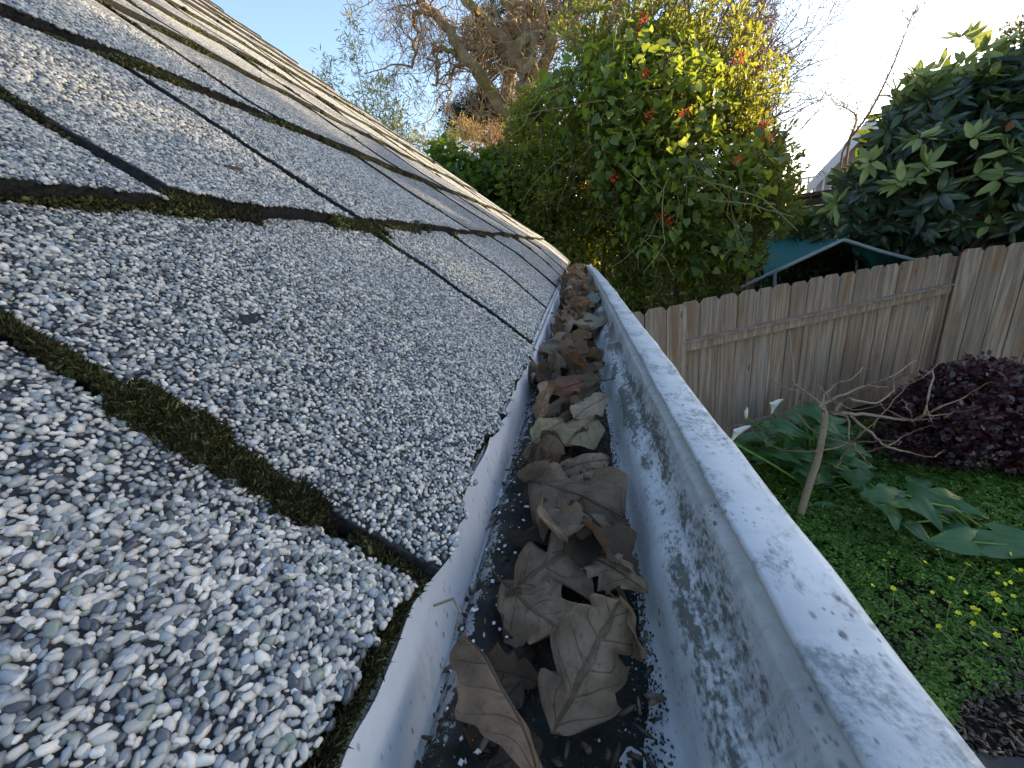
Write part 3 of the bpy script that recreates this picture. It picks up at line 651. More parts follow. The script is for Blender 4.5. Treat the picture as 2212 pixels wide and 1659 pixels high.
for i in range(22):
    prm = dict(Wd=rng.uniform(.34, .56), lobes=rng.choice([2.5, 3, 3.5, 4, 5]), depth=rng.uniform(.4, .75), sharp=rng.uniform(.65, 1.0), skew=rng.uniform(.1, .3), fold=rng.uniform(0, .3), bend=rng.uniform(-1.4, .8),
               roll=rng.choice([-1, 1])*rng.uniform(.5, 2.4), ripple=rng.uniform(.07, .18), seed=100+i, stem=rng.uniform(.1, .3), nt_=22, ns=9)
    P, F, UV = oak(**prm); variants.append((P, F, UV))
MATS = [(TAUPE, 'taupe'), (TAUPE, 'taupe'), (BROWN, 'brown'), (DARKL, 'dark grey brown'), (TAN, 'pale tan'), (TAUPE, 'taupe')]
cache = {}
NL = 0
def drop_leaf(u, x, z, L, i=None, k=None, tilt=.4):
    global NL
    i = rng.integers(len(variants)) if i is None else i; k = rng.integers(len(MATS)) if k is None else k
    mt, cn = MATS[k]
    if (i, cn) not in cache:
        P, F, UV = variants[i]; me = mesh('dead_leaf', P, F, True, UV); me.materials.append(mt); cache[(i, cn)] = me
    o = link('dead_leaf', cache[(i, cn)], None)
    a = rng.uniform(0, 2*pi); dv = Vector((cos(a)*.8, sin(a), rng.normal()*tilt*.6)); up = Vector((rng.normal()*tilt, rng.normal()*tilt-.25, 1))
    dv.normalize(); y = up.cross(dv).normalized(); zz = dv.cross(y); p = W(x, u, z)
    o.matrix_world = Matrix([[dv[q]*L*H, y[q]*L*H, zz[q]*L*H, p[q]] for q in range(3)] + [[0, 0, 0, 1]])
    zone = 'in the sparse stretch near the camera' if u < 2.6 else ('in the middle stretch of the gutter' if u < 7 else 'in the dense pile towards the gutter end')
    tag(o, 'curled %s oak leaf %s' % (cn, zone), 'leaf', LG); NL += 1
for j in range(16):   # low dark leaves near
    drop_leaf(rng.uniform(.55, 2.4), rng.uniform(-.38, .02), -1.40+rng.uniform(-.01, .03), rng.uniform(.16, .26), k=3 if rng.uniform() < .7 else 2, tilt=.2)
for j in range(16):
    drop_leaf(rng.uniform(1.2, 3.0), rng.uniform(-.34, .05), rng.uniform(-1.30, -1.20), rng.uniform(.26, .38), k=int(rng.choice([0, 2, 4, 3])), tilt=.6)
for j in range(26):
    drop_leaf(rng.uniform(1.5, 3.0), rng.uniform(-.36, .04), rng.uniform(-1.38, -1.27), rng.uniform(.18, .28), tilt=.35)
for j in range(80):
    u = rng.uniform(3.0, 7.5); drop_leaf(u, rng.uniform(-.38, .04), rng.uniform(-1.37, -1.14), rng.uniform(.32, .52), tilt=.55)
for j in range(120):
    u = rng.uniform(7.2, 24.5); drop_leaf(u, rng.uniform(-.42, .18), rng.uniform(-1.34, -1.02)+sag(u)*.6, rng.uniform(.42, .75), tilt=.7)
# small orange leaf fragment on the roof
leaf_obj('leaf_fragment', *oak(Wd=.18, lobes=2, depth=.1, seed=77, stem=0, bend=.2, roll=.3, ripple=.02), RUST, roofP(3.30, 3.05, .10), roofP(3.45, 3.02, .10), (SA, 0, CA), 'tiny orange leaf fragment lying on the grey shingles', 'leaf', None)
tw = MB(); tw.tube([W(-.59, .98, -1.16), W(-.52, 1.0, -1.145), W(-.49, .97, -1.17), W(-.50, .93, -1.21)], .005*H, 5)
tag(tw.build('twig', TAN), 'thin pale twig stuck on the left gutter wall', 'twig')
exec_part2 = True

# ================================================================== GROUND
def sheet(name, x0, x1, y0, y1, z, mt, n=2):
    xs = np.linspace(x0, x1, n); ys = np.linspace(y0, y1, n)
    V = [(x, y, z) for y in ys for x in xs]; F = [(j*n+i, j*n+i+1, (j+1)*n+i+1, (j+1)*n+i) for j in range(n-1) for i in range(n-1)]
    return link(name, mesh(name, V, F), mt)
tag(sheet('ground', -300, 300, -100, 500, 0, SOIL), kind='structure')
PATHM = m_plain('dark_paving', (.035, .037, .040), .7, .3, 8, .3, .002)
tag(sheet('path', -.2, 6, -6, 1.27, .02, PATHM), kind='structure')
# mulch chips on the bare strip
BARKC = m_leaf('mulch', [(0, (.02, .013, .009)), (.5, (.06, .042, .03)), (1, (.15, .11, .08))], .0)
k = 5000; P = np.stack([rng.uniform(1.0, 3.6, k), rng.uniform(1.27, 1.85, k), rng.uniform(.004, .03, k)], 1)
sc = np.stack([rng.uniform(.008, .03, k), rng.uniform(.004, .012, k), rng.uniform(.002, .005, k)], 1)
tag(scatter('mulch', ICO_V, ICO_F, P, frames(rng.normal(size=(k, 3))*[1, 1, .3]), sc, BARKC), 'brown bark mulch in the bare strip beside the dark paving', 'mulch', kind='stuff')
# clover-like ground cover
CLOV = m_leaf('clover_leaf', [(0, (.05, .10, .016)), (.5, (.10, .195, .03)), (.85, (.15, .26, .04)), (1, (.22, .33, .06))], .3, (.15, .35, .03), .5, .3)
def heartlet():  # 3 notched leaflets
    V = []; F = []
    for a in (0, 2*pi/3, 4*pi/3):
        c, s = cos(a), sin(a); loc = [(.05, 0, 0), (.6, -.48, .12), (.95, -.25, .05), (.80, 0, -.02), (.95, .25, .05), (.6, .48, .12)]
        b0 = len(V); V += [(x*c-y*s, x*s+y*c, z) for x, y, z in loc]; F += [(b0, b0+1, b0+2, b0+3), (b0, b0+3, b0+4, b0+5)]
    return np.array(V), np.array(F)
hv, hf = heartlet()
k = 78000; X = rng.uniform(.9, 5.4, k); Y = rng.uniform(1.3, 4.6, k)
bd = 1.50 + .10*vn(X*3, X*0, 81) + .05*vn(X*9, X*0, 82) + .10*(X-2)
nz = vn(X*1.1, Y*1.1, 83) + .5*vn(X*3, Y*3, 84)
ok = (Y > bd) & (Y < 3.5+.25*X) & ((nz > -.75) | (rng.uniform(size=k) < .5))
X, Y, nz = X[ok], Y[ok], nz[ok]; k = len(X)
hgt = np.clip(.10 + .05*nz + .04*vn(X*7, Y*7, 85), .02, .22)*rng.uniform(.45, 1, k)*np.clip((Y-bd[ok])*6+.25, .2, 1)
P = np.stack([X, Y, hgt], 1); d = rng.normal(size=(k, 3))*[1, 1, .3]
tag(scatter('clover', hv, hf, P, frames(d, None, rng, .30), rng.uniform(.013, .026, k), CLOV), 'low green clover-leaved ground cover filling the garden bed', 'ground cover', kind='stuff')
# yellow flowers
YEL = m_plain('yellow_petal', (.78, .72, .03), .5, .2, 50, .1); GST = m_plain('green_stem', (.12, .22, .04), .6, .2, 30, .2)
fl = [(860,455),(1095,465),(1170,393),(790,600),(760,537),(915,625),(1520,530),(1628,518),(1655,510),(1460,643),(1500,650),(1530,660),(1612,662),(1380,732),(1408,742),(1400,765),(1380,822),(1513,888),(1443,942),(1520,685),(1590,415),(910,612)]
pv_, pf_ = [], []
for q in range(5):
    a = q*2*pi/5; c, s = cos(a), sin(a); b0 = len(pv_)
    pv_ += [(x*c-y*s, x*s+y*c, z) for x, y, z in [(0, 0, 0), (.7, -.42, .30), (1.05, 0, .42), (.7, .42, .30)]]; pf_.append((b0, b0+1, b0+2, b0+3))
fl += [(1040, 700), (1180, 840), (1250, 560), (1330, 640), (1290, 760), (1560, 770), (1620, 860), (1345, 480), (1590, 580), (1140, 640), (1240, 700), (1560, 590)]
fme = mesh('petals', np.array(pv_)*.013, pf_); fme.materials.append(YEL)
sv_, sf_ = tube([(0, 0, 0), (.003, .002, -.06), (0, 0, -.14)], .0016, 5); sme = mesh('stem', sv_, sf_); sme.materials.append(GST)
def where(x, y):
    return 'near the left end of the clover patch' if x < 1000 else ('in the middle of the clover patch' if x < 1440 else 'at the right of the clover patch')
lab_f = ['at the back left of the clover just in front of the arrow leaved plants', 'alone behind the middle of the clover patch', 'furthest back, just left of the rightmost calla plant', 'low on the left of the clover near the gutter lip', 'tiny and nearest the gutter lip', 'half open pale bloom in the left middle of the clover', 'below the leaves of the rightmost calla plant', 'left one of the pair at the upper right edge of the photo', 'right one of the pair at the upper right edge of the photo', 'first from the left in the row of bright blooms at the right edge', 'second from the left in the row of bright blooms at the right edge', 'third from the left in the row of bright blooms at the right edge', 'last and rightmost in the row of bright blooms at the right edge', 'upper left bloom of the loose trio', 'upper right bloom of the loose trio', 'lowest bloom of the loose trio', 'single bloom below the loose trio', 'small one above the nearest bloom', 'nearest bloom to the bare mulch strip', 'drooping one below the row of bright blooms', 'half hidden under the rightmost calla leaf', 'faded bloom just above the half open pale one']
lab_f += ['small bloom by the gutter side of the patch, low down', 'small lone bloom in the lower left of the patch', 'bloom just left of the patch centre', 'bloom at the patch centre', 'bloom below the patch centre', 'bloom near the lower right edge of the photo', 'lowest bloom at the right edge of the photo', 'bloom just in front of the arrow leaved plants', 'bloom above the bright row near the right edge', 'pale bloom left of the patch centre', 'bloom left of and below the patch centre', 'bloom just above the bright row']
for (x, y), lb in zip(fl, lab_f):
    p = onz(1590.8+.3716*x, 1042+.3716*y, .19)
    e_ = empty('yellow_flower', p); e_.rotation_euler = (rng.normal()*.35-.35, rng.normal()*.35, rng.uniform(0, 6)); k_ = rng.uniform(.75, 1.15); e_.scale = (k_,)*3
    tag(e_, 'yellow flower '+' '.join(lb.split()[:12]), 'flower', 'yellow flowers in the ground cover')
    link('petals', fme, None, e_); link('stem', sme, None, e_)

# ================================================================== FENCE
fence = tag(empty('wooden_fence', (2.2, 4.4, 0)), 'weathered grey brown board fence with dog ear tops behind the garden bed', 'fence')
def fpart(name, me): 
    o = link(name, me, WOOD, fence); return o
A = np.array([.49, 3.49]); D = np.array([.896, .444]); D /= np.linalg.norm(D)
S0, S1 = .41, 4.02
def board(p, d, wdt, h0, h1, th=.018):
    d3 = np.array([d[0], d[1], 0]); n3 = np.array([d[1], -d[0], 0]); c = .042
    pr = [(-wdt/2, h0), (wdt/2, h0), (wdt/2, h1-c), (wdt/2-c*.9, h1), (-wdt/2+c*.9, h1), (-wdt/2, h1-c)]
    V = [d3*a + n3*q + np.array([0, 0, b]) for q in (th/2, -th/2) for a, b in pr]
    F = [(5, 4, 3, 2, 1, 0)[::-1], (6, 7, 8, 9, 10, 11)[::-1]] + [(i, i+6, (i+1) % 6+6, (i+1) % 6) for i in range(6)]
    o = fpart('board', mesh('board', V, F)); o.location = (p[0]-2.2, p[1]-4.4, 0); o.rotation_euler = (rng.normal()*.002, rng.normal()*.003, rng.normal()*.008); return o
nrm = np.array([D[1], -D[0]])
def top_at(P2):  # fence follows gently rising top line
    return CZ-.62
nb = 17; bw = (S1-S0)/nb
for i in range(nb):
    p = A + D*(S0+(i+.5)*bw); board(p, D, bw-.013, .03, top_at(p)+rng.uniform(-.006, .010))
for i in range(9):      # left bay, boards on the near side
    p = A + D*(S0-(i+.45)*bw*1.0) + nrm*.07; board(p, D, bw-.014, .03, top_at(p)+rng.uniform(-.006, .012)+.01)
PR = A + D*S1 + nrm*.075; DR = np.array([1.0, .0])
for i in range(22):     # right bay, nearer side, turned a little
    p = PR + DR*(i+.42)*bw + np.array([0, 0]); board(p, DR, bw-.013, .03, top_at(p)+rng.uniform(-.006, .012)+.03)
for i in range(3):      # returns of the fence hidden behind the bush
    pass
def rail(p0, p1, z, hgt=.09, th=.045, off=.035, d=D):
    n_ = np.array([d[1], -d[0]]); a = np.array([*(p0+n_*off), z]); b = np.array([*(p1+n_*off), z]); ax = (b-a)/np.linalg.norm(b-a)
    m = MB(); m.box((a+b)/2, (np.linalg.norm(b-a), th, hgt), np.array([ax, [n_[0], n_[1], 0], np.cross(ax, [n_[0], n_[1], 0])])); o = m.build('rail', WOOD, fence); o.location = (-2.2, -4.4, 0); return o
rail(A+D*S0, A+D*S1, top_at(0)-.40, .075)
rail(A+D*(S0-.02), A+D*(S1-.02), top_at(0)-.345, .018, .075, .045)
rail(A+D*S0, A+D*S1, .12, .20, .04, .035)
for s in (S0-.02, S1+.0):
    p = A + D*s; m = MB(); m.box((p[0], p[1], .78), (.09, .09, 1.5), [[D[0], D[1], 0], [D[1], -D[0], 0], [0, 0, 1]]); o = m.build('post', WOOD, fence); o.location = (-2.2, -4.4, 0)

# ================================================================== FOLIAGE TOOLS
def in_poly(x, y, poly):
    poly = np.asarray(poly, float); n = len(poly); ins = np.zeros(len(x), bool); j = n-1
    for i in range(n):
        xi, yi = poly[i]; xj, yj = poly[j]
        c = ((yi > y) != (yj > y)) & (x < (xj-xi)*(y-yi)/(yj-yi+1e-9)+xi); ins ^= c; j = i
    return ins
def edge_dist(x, y, poly):
    poly = np.asarray(poly, float); d = np.full(len(x), 1e9); n = len(poly)
    for i in range(n):
        a = poly[i]; b = poly[(i+1) % n]; ab = b-a; t = np.clip(((x-a[0])*ab[0]+(y-a[1])*ab[1])/(ab@ab+1e-9), 0, 1)
        d = np.minimum(d, np.hypot(x-a[0]-t*ab[0], y-a[1]-t*ab[1]))
    return d
def poly_clumps(poly, n, Yc, th, r, margin=10, sc=140.):
    """clump centres filling a shrub: outline in view directions, Y depth rounded like a dome"""
    poly = np.asarray(poly, float); lo, hi = poly.min(0), poly.max(0); X = []; Y = []; E = []
    while sum(map(len, X)) < n:
        x = r.uniform(lo[0], hi[0], 2*n); y = r.uniform(lo[1], hi[1], 2*n); e = edge_dist(x, y, poly); m = in_poly(x, y, poly) & (e > margin)
        X.append(x[m]); Y.append(y[m]); E.append(e[m])
    x, y, e = np.concatenate(X)[:n], np.concatenate(Y)[:n], np.concatenate(E)[:n]
    dome = np.sqrt(np.clip(e/sc, 0.02, 1)); dep = Yc - th*dome*r.uniform(-.6, 1.0, n)**1.0
    D_ = FW[None] + ((x-1106)/FPX)[:, None]*RT - ((y-829.5)/FPX)[:, None]*UP
    return np.array([0, 0, CZ]) + D_/D_[:, 1:2]*dep[:, None]
SIMPLE_V = np.array([(0, 0, 0), (.35, -.19, .05), (.7, -.15, .04), (1, 0, -.05), (.7, .15, .04), (.35, .19, .05), (.4, 0, 0), (.7, 0, 0)])
SIMPLE_F = np.array([(0, 1, 6, 6), (1, 2, 7, 6), (2, 3, 7, 7), (0, 6, 5, 5), (6, 7, 4, 5), (7, 3, 4, 4)])
LEAF_V = np.array([(0, 0, 0), (.45, -.20, .06), (1, 0, -.06), (.45, .20, .06)]); LEAF_F = np.array([(0, 1, 2, 3)])
FOLD_V = np.array([(0, 0, 0), (.4, -.20, .07), (.75, -.13, .03), (1, 0, -.06), (.75, .13, .03), (.4, .20, .07)]); FOLD_F = np.array([(0, 1, 2, 3), (0, 3, 4, 5)])
HEART_V = np.array([(0, 0, 0), (-.12, -.32, .05), (.2, -.5, .08), (.6, -.33, .03), (1, 0, -.12), (.6, .33, .03), (.2, .5, .08), (-.12, .32, .05)])
HEART_F = np.array([(0, 1, 2, 3), (0, 3, 4, 4), (0, 4, 5, 5), (0, 5, 6, 7)])
HEART_F = np.array([(0, 1, 2, 3), (0, 3, 4, 5), (0, 5, 6, 7)])
def foliage(name, centres, per, rad, tv, tf, size, mt, r, parent=None, up=.35, out=.8, flat=(1, 1, .85), spin=.5):
    n = len(centres)*per; C_ = np.repeat(centres, per, 0); q = r.normal(size=(n, 3)); q /= np.linalg.norm(q, axis=1)[:, None]
    rr = np.repeat(r.uniform(.6, 1.3, len(centres))*rad, per)
    P = C_ + q*np.array(flat)*(rr*r.uniform(.25, 1, n)**.5)[:, None]
    d = q*out + r.normal(size=(n, 3))*.45 + np.array([0, 0, up])
    ups = np.tile([0, 0, 1.0], (n, 1)) + q*.6
    return scatter(name, tv, tf, P, frames(d, ups, r, spin), r.uniform(size[0], size[1], n), mt, parent)
def branch_tree(m, p, d, L, r0, depth, r, nchild=3, bend=.25, grav=0., seg=5, spread=.8, rmin=.0012, sides=5, out=None, ratio=.65):
    pts = [np.array(p, float)]; d = np.array(d, float); d /= np.linalg.norm(d); dirs = [d]
    for i in range(seg):
        d = d + r.normal(size=3)*bend + np.array([0, 0, grav]); d /= np.linalg.norm(d); pts.append(pts[-1]+d*L/seg); dirs.append(d)
    rad = np.linspace(r0, max(r0*.45, rmin), seg+1)
    m.tube(pts, rad, sides if depth > 1 else 3, False)
    if out is not None: out.append(pts[-1])
    if depth <= 0: return
    for c in range(nchild):
        t = r.integers(1, seg+1); q = dirs[t] + r.normal(size=3)*spread
        branch_tree(m, pts[t], q, L*ratio*r.uniform(.7, 1.2), max(rad[t]*.6, rmin), depth-1, r, nchild, bend, grav, max(3, seg-1), spread, rmin, sides, out, ratio)
def pline(pts, Y, r=None, jit=0.0, f=None):
    """polyline through view directions at real distance Y (a number or one per point)"""
    Ys = np.broadcast_to(np.asarray(Y, float), (len(pts),)).copy()
    if r is not None: Ys += r.normal(size=len(pts))*jit
    P = np.array([at(*(f(*p) if f else p), y) for p, y in zip(pts, Ys)])
    # smooth subdivision
    out = []
    for i in range(len(P)-1):
        a = P[max(i-1, 0)]; b = P[i]; c = P[i+1]; e = P[min(i+2, len(P)-1)]
        for t in (0, .25, .5, .75):
            out.append(.5*((2*b)+(-a+c)*t+(2*a-5*b+4*c-e)*t*t+(-a+3*b-3*c+e)*t**3))
    out.append(P[-1]); return np.array(out)

# ------------------------------------------------------------------ big evergreen bush
BUSH = m_leaf('evergreen_bush_leaf', [(0, (.020, .038, .012)), (.4, (.048, .080, .020)), (.75, (.085, .120, .028)), (1, (.17, .18, .04))], .45, (.60, .58, .05), .4, .45, (1.2, (.07, .11, .02), .6))
VINE = m_leaf('vine_leaf', [(0, (.030, .070, .022)), (.5, (.055, .115, .030)), (1, (.13, .19, .035))], .5, (.58, .66, .05), .4, .45)
STEM = m_bark('bush_stem', (.05, .038, .028), (.12, .09, .065))
bushP = [(1015, 440), (1060, 370), (1085, 330), (1115, 250), (1170, 165), (1228, 100), (1290, 50), (1350, 80), (1420, 55), (1490, 30), (1535, 80), (1560, 150), (1625, 205), (1665, 290), (1705, 350), (1722, 410), (1690, 490), (1650, 555), (1600, 605), (1560, 680), (1560, 900), (1300, 900), (1230, 700), (1170, 540)]
rb = np.random.default_rng(5)
bp = at(1400, 500, 5.6)
bush = tag(empty('evergreen_bush', (bp[0], bp[1], 0)), 'tall dense evergreen bush catching yellow sunlight behind the end of the gutter', 'bush')
def place(o, par): o.location = tuple(-np.array(par.location)); return o
cs = poly_clumps(bushP, 800, 5.9, 1.05, rb, 8, 170)
kp = rb.uniform(size=len(cs)) < np.clip(1.25-(cs[:, 2]-3.0)*.42, .35, 1); cs = cs[kp]
place(foliage('foliage', cs, 120, .20, FOLD_V, FOLD_F, (.045, .095), BUSH, rb, bush, .25), bush)
ed = np.random.default_rng(9)
top_e = []
for i in range(len(bushP)-9):
    a = np.array(bushP[i]); b = np.array(bushP[i+1])
    if a[0] > 1640 or b[0] < 1232: continue
    for t in ed.uniform(0, 1, 8): top_e.append((a*(1-t)+b*t))
m = MB(); tips = []
for q in top_e:
    p = at(q[0]+ed.normal()*8, q[1]+25, 5.7+ed.normal()*.3)
    branch_tree(m, p, (ed.normal()*.5, ed.normal()*.3, 1.0), ed.uniform(.25, .6), .007, 1, ed, 3, .2, 0, 4, .6, .002, 4, tips)
for q in cs[::5]: branch_tree(m, q, ed.normal(size=3)+[0, 0, .6], .5, .009, 1, ed, 2, .3, 0, 4, .6, .002, 4)
place(m.build('branches', STEM, bush), bush)
place(foliage('sprigs', np.array(tips), 14, .09, FOLD_V, FOLD_F, (.04, .085), BUSH, ed, bush, .5), bush)
m = MB()
for q in ((1300, 640), (1380, 640), (1460, 640), (1220, 610)):
    p = at(*q, 5.9); b0 = np.array([p[0], p[1], 0]); m.tube([b0, (b0+p)/2+[.1, 0, 0], p, p+[.1, .1, .9]], [.06, .05, .04, .02], 7)
place(m.build('trunk', STEM, bush), bush)
cs2 = poly_clumps([(1120, 300), (1200, 230), (1330, 250), (1340, 560), (1260, 600), (1180, 520)], 150, 6.9, .4, rb, 8, 60)
place(foliage('inner_foliage', cs2, 90, .22, FOLD_V, FOLD_F, (.05, .10), BUSH, rb, bush, .25), bush)
# climbing vine with heart-shaped leaves over it
vine = tag(empty('climbing_vine', (bp[0], bp[1]-1, 0)), 'climbing vine of heart shaped leaves and red blooms trailing over the tall bush', 'vine')
vp = [(1180, 160), (1250, 90), (1340, 85), (1420, 75), (1480, 110), (1560, 190), (1640, 260), (1660, 340), (1640, 440), (1640, 560), (1520, 600), (1380, 560), (1320, 420), (1250, 300)]
vc = poly_clumps(vp, 150, 4.95, .55, rb, 8, 150)
place(foliage('leaves', vc, 13, .26, HEART_V, HEART_F, (.05, .11), VINE, rb, vine, -.5, .5), vine)
m = MB()
for q in vc[::2]:
    pts = [q]; dd = np.array([rb.normal()*.5, rb.normal()*.2, .2])
    for i in range(7): dd = dd*.85+rb.normal(size=3)*.22+[0, 0, -.14]; pts.append(pts[-1]+dd*.16)
    m.tube(pts, np.linspace(.006, .003, 8), 4, False)
place(m.build('stems', m_bark('vine_stem', (.14, .13, .06), (.26, .24, .11)), vine), vine)
RED = m_leaf('red_bloom', [(0, (.45, .03, .03)), (.6, (.70, .06, .05)), (1, (.80, .16, .10))], .35, (.9, .1, .05), .5, .3)
for (x, y), lb in zip([(1393, 160), (1402, 250), (1327, 385), (1650, 270), (1595, 122), (1383, 72), (1430, 465), (1480, 243), (1590, 345), (1660, 300), (1445, 480), (1388, 38)], range(12)):
    c = at(x, y, 4.55 if y > 100 else 5.3); o = foliage('bloom', c[None], 26, .032, FOLD_V, FOLD_F, (.022, .042), RED, rb, vine, 0, 1.2); place(o, vine)
# ------------------------------------------------------------------ hedge left, tan plume shrub
hedge = tag(empty('ivy_hedge', (-.7, 6, 0)), 'dark green leafy hedge showing above the far slope of the roof', 'hedge')
hp_ = [(925, 360), (945, 318), (990, 335), (1030, 345), (1080, 330), (1130, 380), (1240, 520), (1260, 640), (1180, 640), (1050, 520), (960, 450), (900, 400)]
hc = poly_clumps(hp_, 240, 6.2, .7, rb, 6, 90)
place(foliage('foliage', hc, 60, .2, HEART_V, HEART_F, (.05, .10), m_leaf('hedge_leaf', [(0, (.02, .045, .014)), (.6, (.04, .085, .02)), (1, (.09, .14, .03))], .4, (.35, .5, .04), .4, .4), rb, hedge, .1), hedge)
m = MB()
for q in hc[::6]: m.tube([np.array([q[0], q[1], 0]), q*[1, 1, .5]+[.05, .0, 0], q], [.02, .015, .008], 5)
place(m.build('stems', STEM, hedge), hedge)
plume = tag(empty('dry_shrub', (-1.2, 7.2, 0)), 'dry tan seed headed shrub glowing between the bamboo and the tall bush', 'shrub')
PLM = m_leaf('dry_plume', [(0, (.22, .14, .07)), (.6, (.38, .25, .13)), (1, (.55, .40, .22))], .45, (.7, .45, .2), .8, .1)
pc = poly_clumps([(985, 300), (1000, 262), (1060, 268), (1110, 275), (1135, 330), (1110, 365), (1030, 350), (995, 340)], 70, 7.4, .5, rb, 4, 60)
place(foliage('seed_heads', pc, 60, .14, LEAF_V, LEAF_F, (.02, .05), PLM, rb, plume, 1.0, .5), plume)
m = MB()
for q in pc: m.tube([np.array([-1.2, 7.2, 0])+rb.normal(size=3)*[.3, .2, 0], q*[.8, 1, .7]+[-.2, 0, 0], q+[0, 0, .15]], [.008, .006, .003], 4, False)
place(m.build('stalks', PLM, plume), plume)
# ------------------------------------------------------------------ bamboo
BAM = m_leaf('bamboo_leaf', [(0, (.16, .16, .04)), (.5, (.30, .27, .08)), (1, (.46, .40, .15))], .45, (.6, .55, .12), .5, .3)
BCU = m_plain('bamboo_cane', (.22, .20, .09), .5, .3, 20, .2)
NARROW_V = np.array([(0, 0, 0), (.4, -.07, .02), (1, 0, -.12), (.4, .07, .02)])
for (pts, dens, w_, lb) in [([(810, 420), (792, 250), (772, 140), (760, 30)], 1.0, .10, 'tallest thin bamboo shoot rising alone above the roof'),
                        ([(735, 300), (722, 210), (708, 150)], .7, .10, 'short leftmost bamboo tip just clearing the roof'),
                        ([(850, 420), (846, 290), (858, 180)], 1.6, .18, 'leafy bamboo shoot right of the tallest one'),
                        ([(830, 400), (815, 260), (800, 195)], 2.2, .22, 'bushy bamboo top in the middle of the bamboo'),
                        ([(920, 430), (900, 340), (935, 290)], 1.6, .25, 'low arching bamboo spray beside the hedge'),
                        ([(960, 430), (975, 320), (1000, 290)], 1.6, .25, 'low yellow green bamboo spray next to the dry shrub'),
                        ([(880, 430), (862, 330), (850, 270)], 2.4, .22, 'dense pale bamboo spray hugging the roof edge')]:
    c = pline(pts, 7.6, rb, .15); root = tag(empty('bamboo', (c[0][0], c[0][1], 0)), lb, 'bamboo', 'bamboo behind the roof')
    gp = np.vstack([[c[0][0], c[0][1], 0], c]); m = MB(); m.tube(gp, np.linspace(.014, .002, len(gp)), 6)
    n0 = int(10*dens); cc = c[rb.integers(2, len(c), n0*2)]
    for q in cc: m.tube([q, q+rb.normal(size=3)*[w_, w_*.6, .06]+[0, 0, .08]], [.003, .0015], 3, False)
    place(m.build('cane', BCU, root), root)
    tt_ = c[np.clip((rb.beta(1.4, 1.2, int(34*dens))*len(c)).astype(int), 1, len(c)-1)] + rb.normal(size=(int(34*dens), 3))*[w_*1.2, w_, .08]
    place(foliage('leaves', tt_, 12, .12, NARROW_V, LEAF_F, (.09, .16), BAM, rb, root, .2, .9), root)
# ------------------------------------------------------------------ bare tree with drooping twigs
BARK = m_bark('tree_bark', (.15, .105, .065), (.36, .265, .165), (.13, .14, .035), 9)
TWIG = m_bark('twig_bark', (.20, .14, .085), (.36, .26, .16), None, 20)
c2 = lambda x, y: (768+x*.3968, y*.3968)
tree = tag(empty('bare_tree', (at(1160, 400, 9)[0], 9, 0)), 'large leafless tree with mossy limbs and drooping twigs towering behind the bush', 'tree')
limbs = [([(930, 460), (840, 250), (700, 100), (600, 0), (560, -60)], .085), ([(900, 560), (850, 650), (700, 440), (600, 300), (480, 130), (350, 0), (280, -60)], .09),
         ([(420, 60), (370, 62), (325, 72), (335, 180), (325, 260), (300, 380)], .035), ([(870, 345), (830, 310), (760, 265), (690, 250), (600, 275)], .05),
         ([(940, 430), (900, 260), (860, 130), (815, 0), (800, -60)], .08), ([(960, 420), (960, 200), (1000, 100), (1010, 0), (1020, -60)], .075), ([(950, 500), (1060, 260), (1090, 120), (1180, 40), (1200, -60)], .08),
         ([(1180, 60), (1240, 60), (1290, 70), (1285, 10), (1260, -40)], .03), ([(1380, 120), (1440, 60), (1470, -50)], .06), ([(1460, 160), (1550, 90), (1640, 20), (1660, -60)], .06),
         ([(1480, 150), (1560, 120), (1680, 0), (1700, -50)], .04), ([(560, 310), (480, 250), (440, 300), (450, 380), (430, 480)], .03), ([(1700, 60), (1770, 130), (1830, 260), (1850, 330)], .035),
         ([(930, 460), (950, 700), (960, 1000)], .15), ([(1700, 60), (1760, 20), (1840, -20)], .04), ([(900, 250), (940, 100), (960, -50)], .06), ([(620, 330), (560, 360), (500, 420), (515, 520)], .02)]
rt_ = np.random.default_rng(31); m = MB(); mt_ = MB(); LP = []
for pts, r0 in limbs:
    c = pline(pts, 9.0, rt_, .35, c2); c += rt_.normal(size=c.shape)*.03
    m.tube(c, np.linspace(r0*1.6, r0*.65, len(c)), 8); LP.append(c)
base = np.array([tree.location[0], 9, 0]); m.tube([base, base+[.05, 0, 1.5], at(*c2(950, 900), 9), at(*c2(930, 460), 9)], [.28, .22, .2, .15], 12)
place(m.build('trunk', BARK, tree), tree)
for c in LP:
    for j in range(int(len(c)*.8)):
        q = c[rt_.integers(0, len(c))]
        branch_tree(mt_, q, rt_.normal(size=3)*[1, .8, .7], rt_.uniform(.4, 1.1), .018, 2 if rt_.uniform() < .6 else 3, rt_, 3, .36, -.05, 5, .85, .0045, 4)
place(mt_.build('twigs', TWIG, tree), tree)
m = MB()
for j in range(44):       # outer drooping fringe at the left
    x = rt_.uniform(830, 1010); y = rt_.uniform(0, 180)*(1 if x > 860 else .6)
    branch_tree(m, at(x, y, 8.8+rt_.normal()*.5), (rt_.normal()*.6-.2, rt_.normal()*.5, -.8), rt_.uniform(.3, .7), .008, 3, rt_, 3, .38, -.10, 5, .8, .003, 4)
for j in range(46):       # fringe to the right above the bush
    x = rt_.uniform(1500, 1700); y = rt_.uniform(-20, 120)
    branch_tree(m, at(x, y, 8.8+rt_.normal()*.5), (rt_.normal()*.8, rt_.normal()*.5, -.5), rt_.uniform(.3, .6), .008, 3, rt_, 3, .4, -.04, 5, .8, .003, 4)
place(m.build('outer_twigs', TWIG, tree), tree)
DRY = m_leaf('dry_twig_leaf', [(0, (.14, .09, .05)), (1, (.30, .20, .11))], .3, (.5, .3, .1), .8, .1)
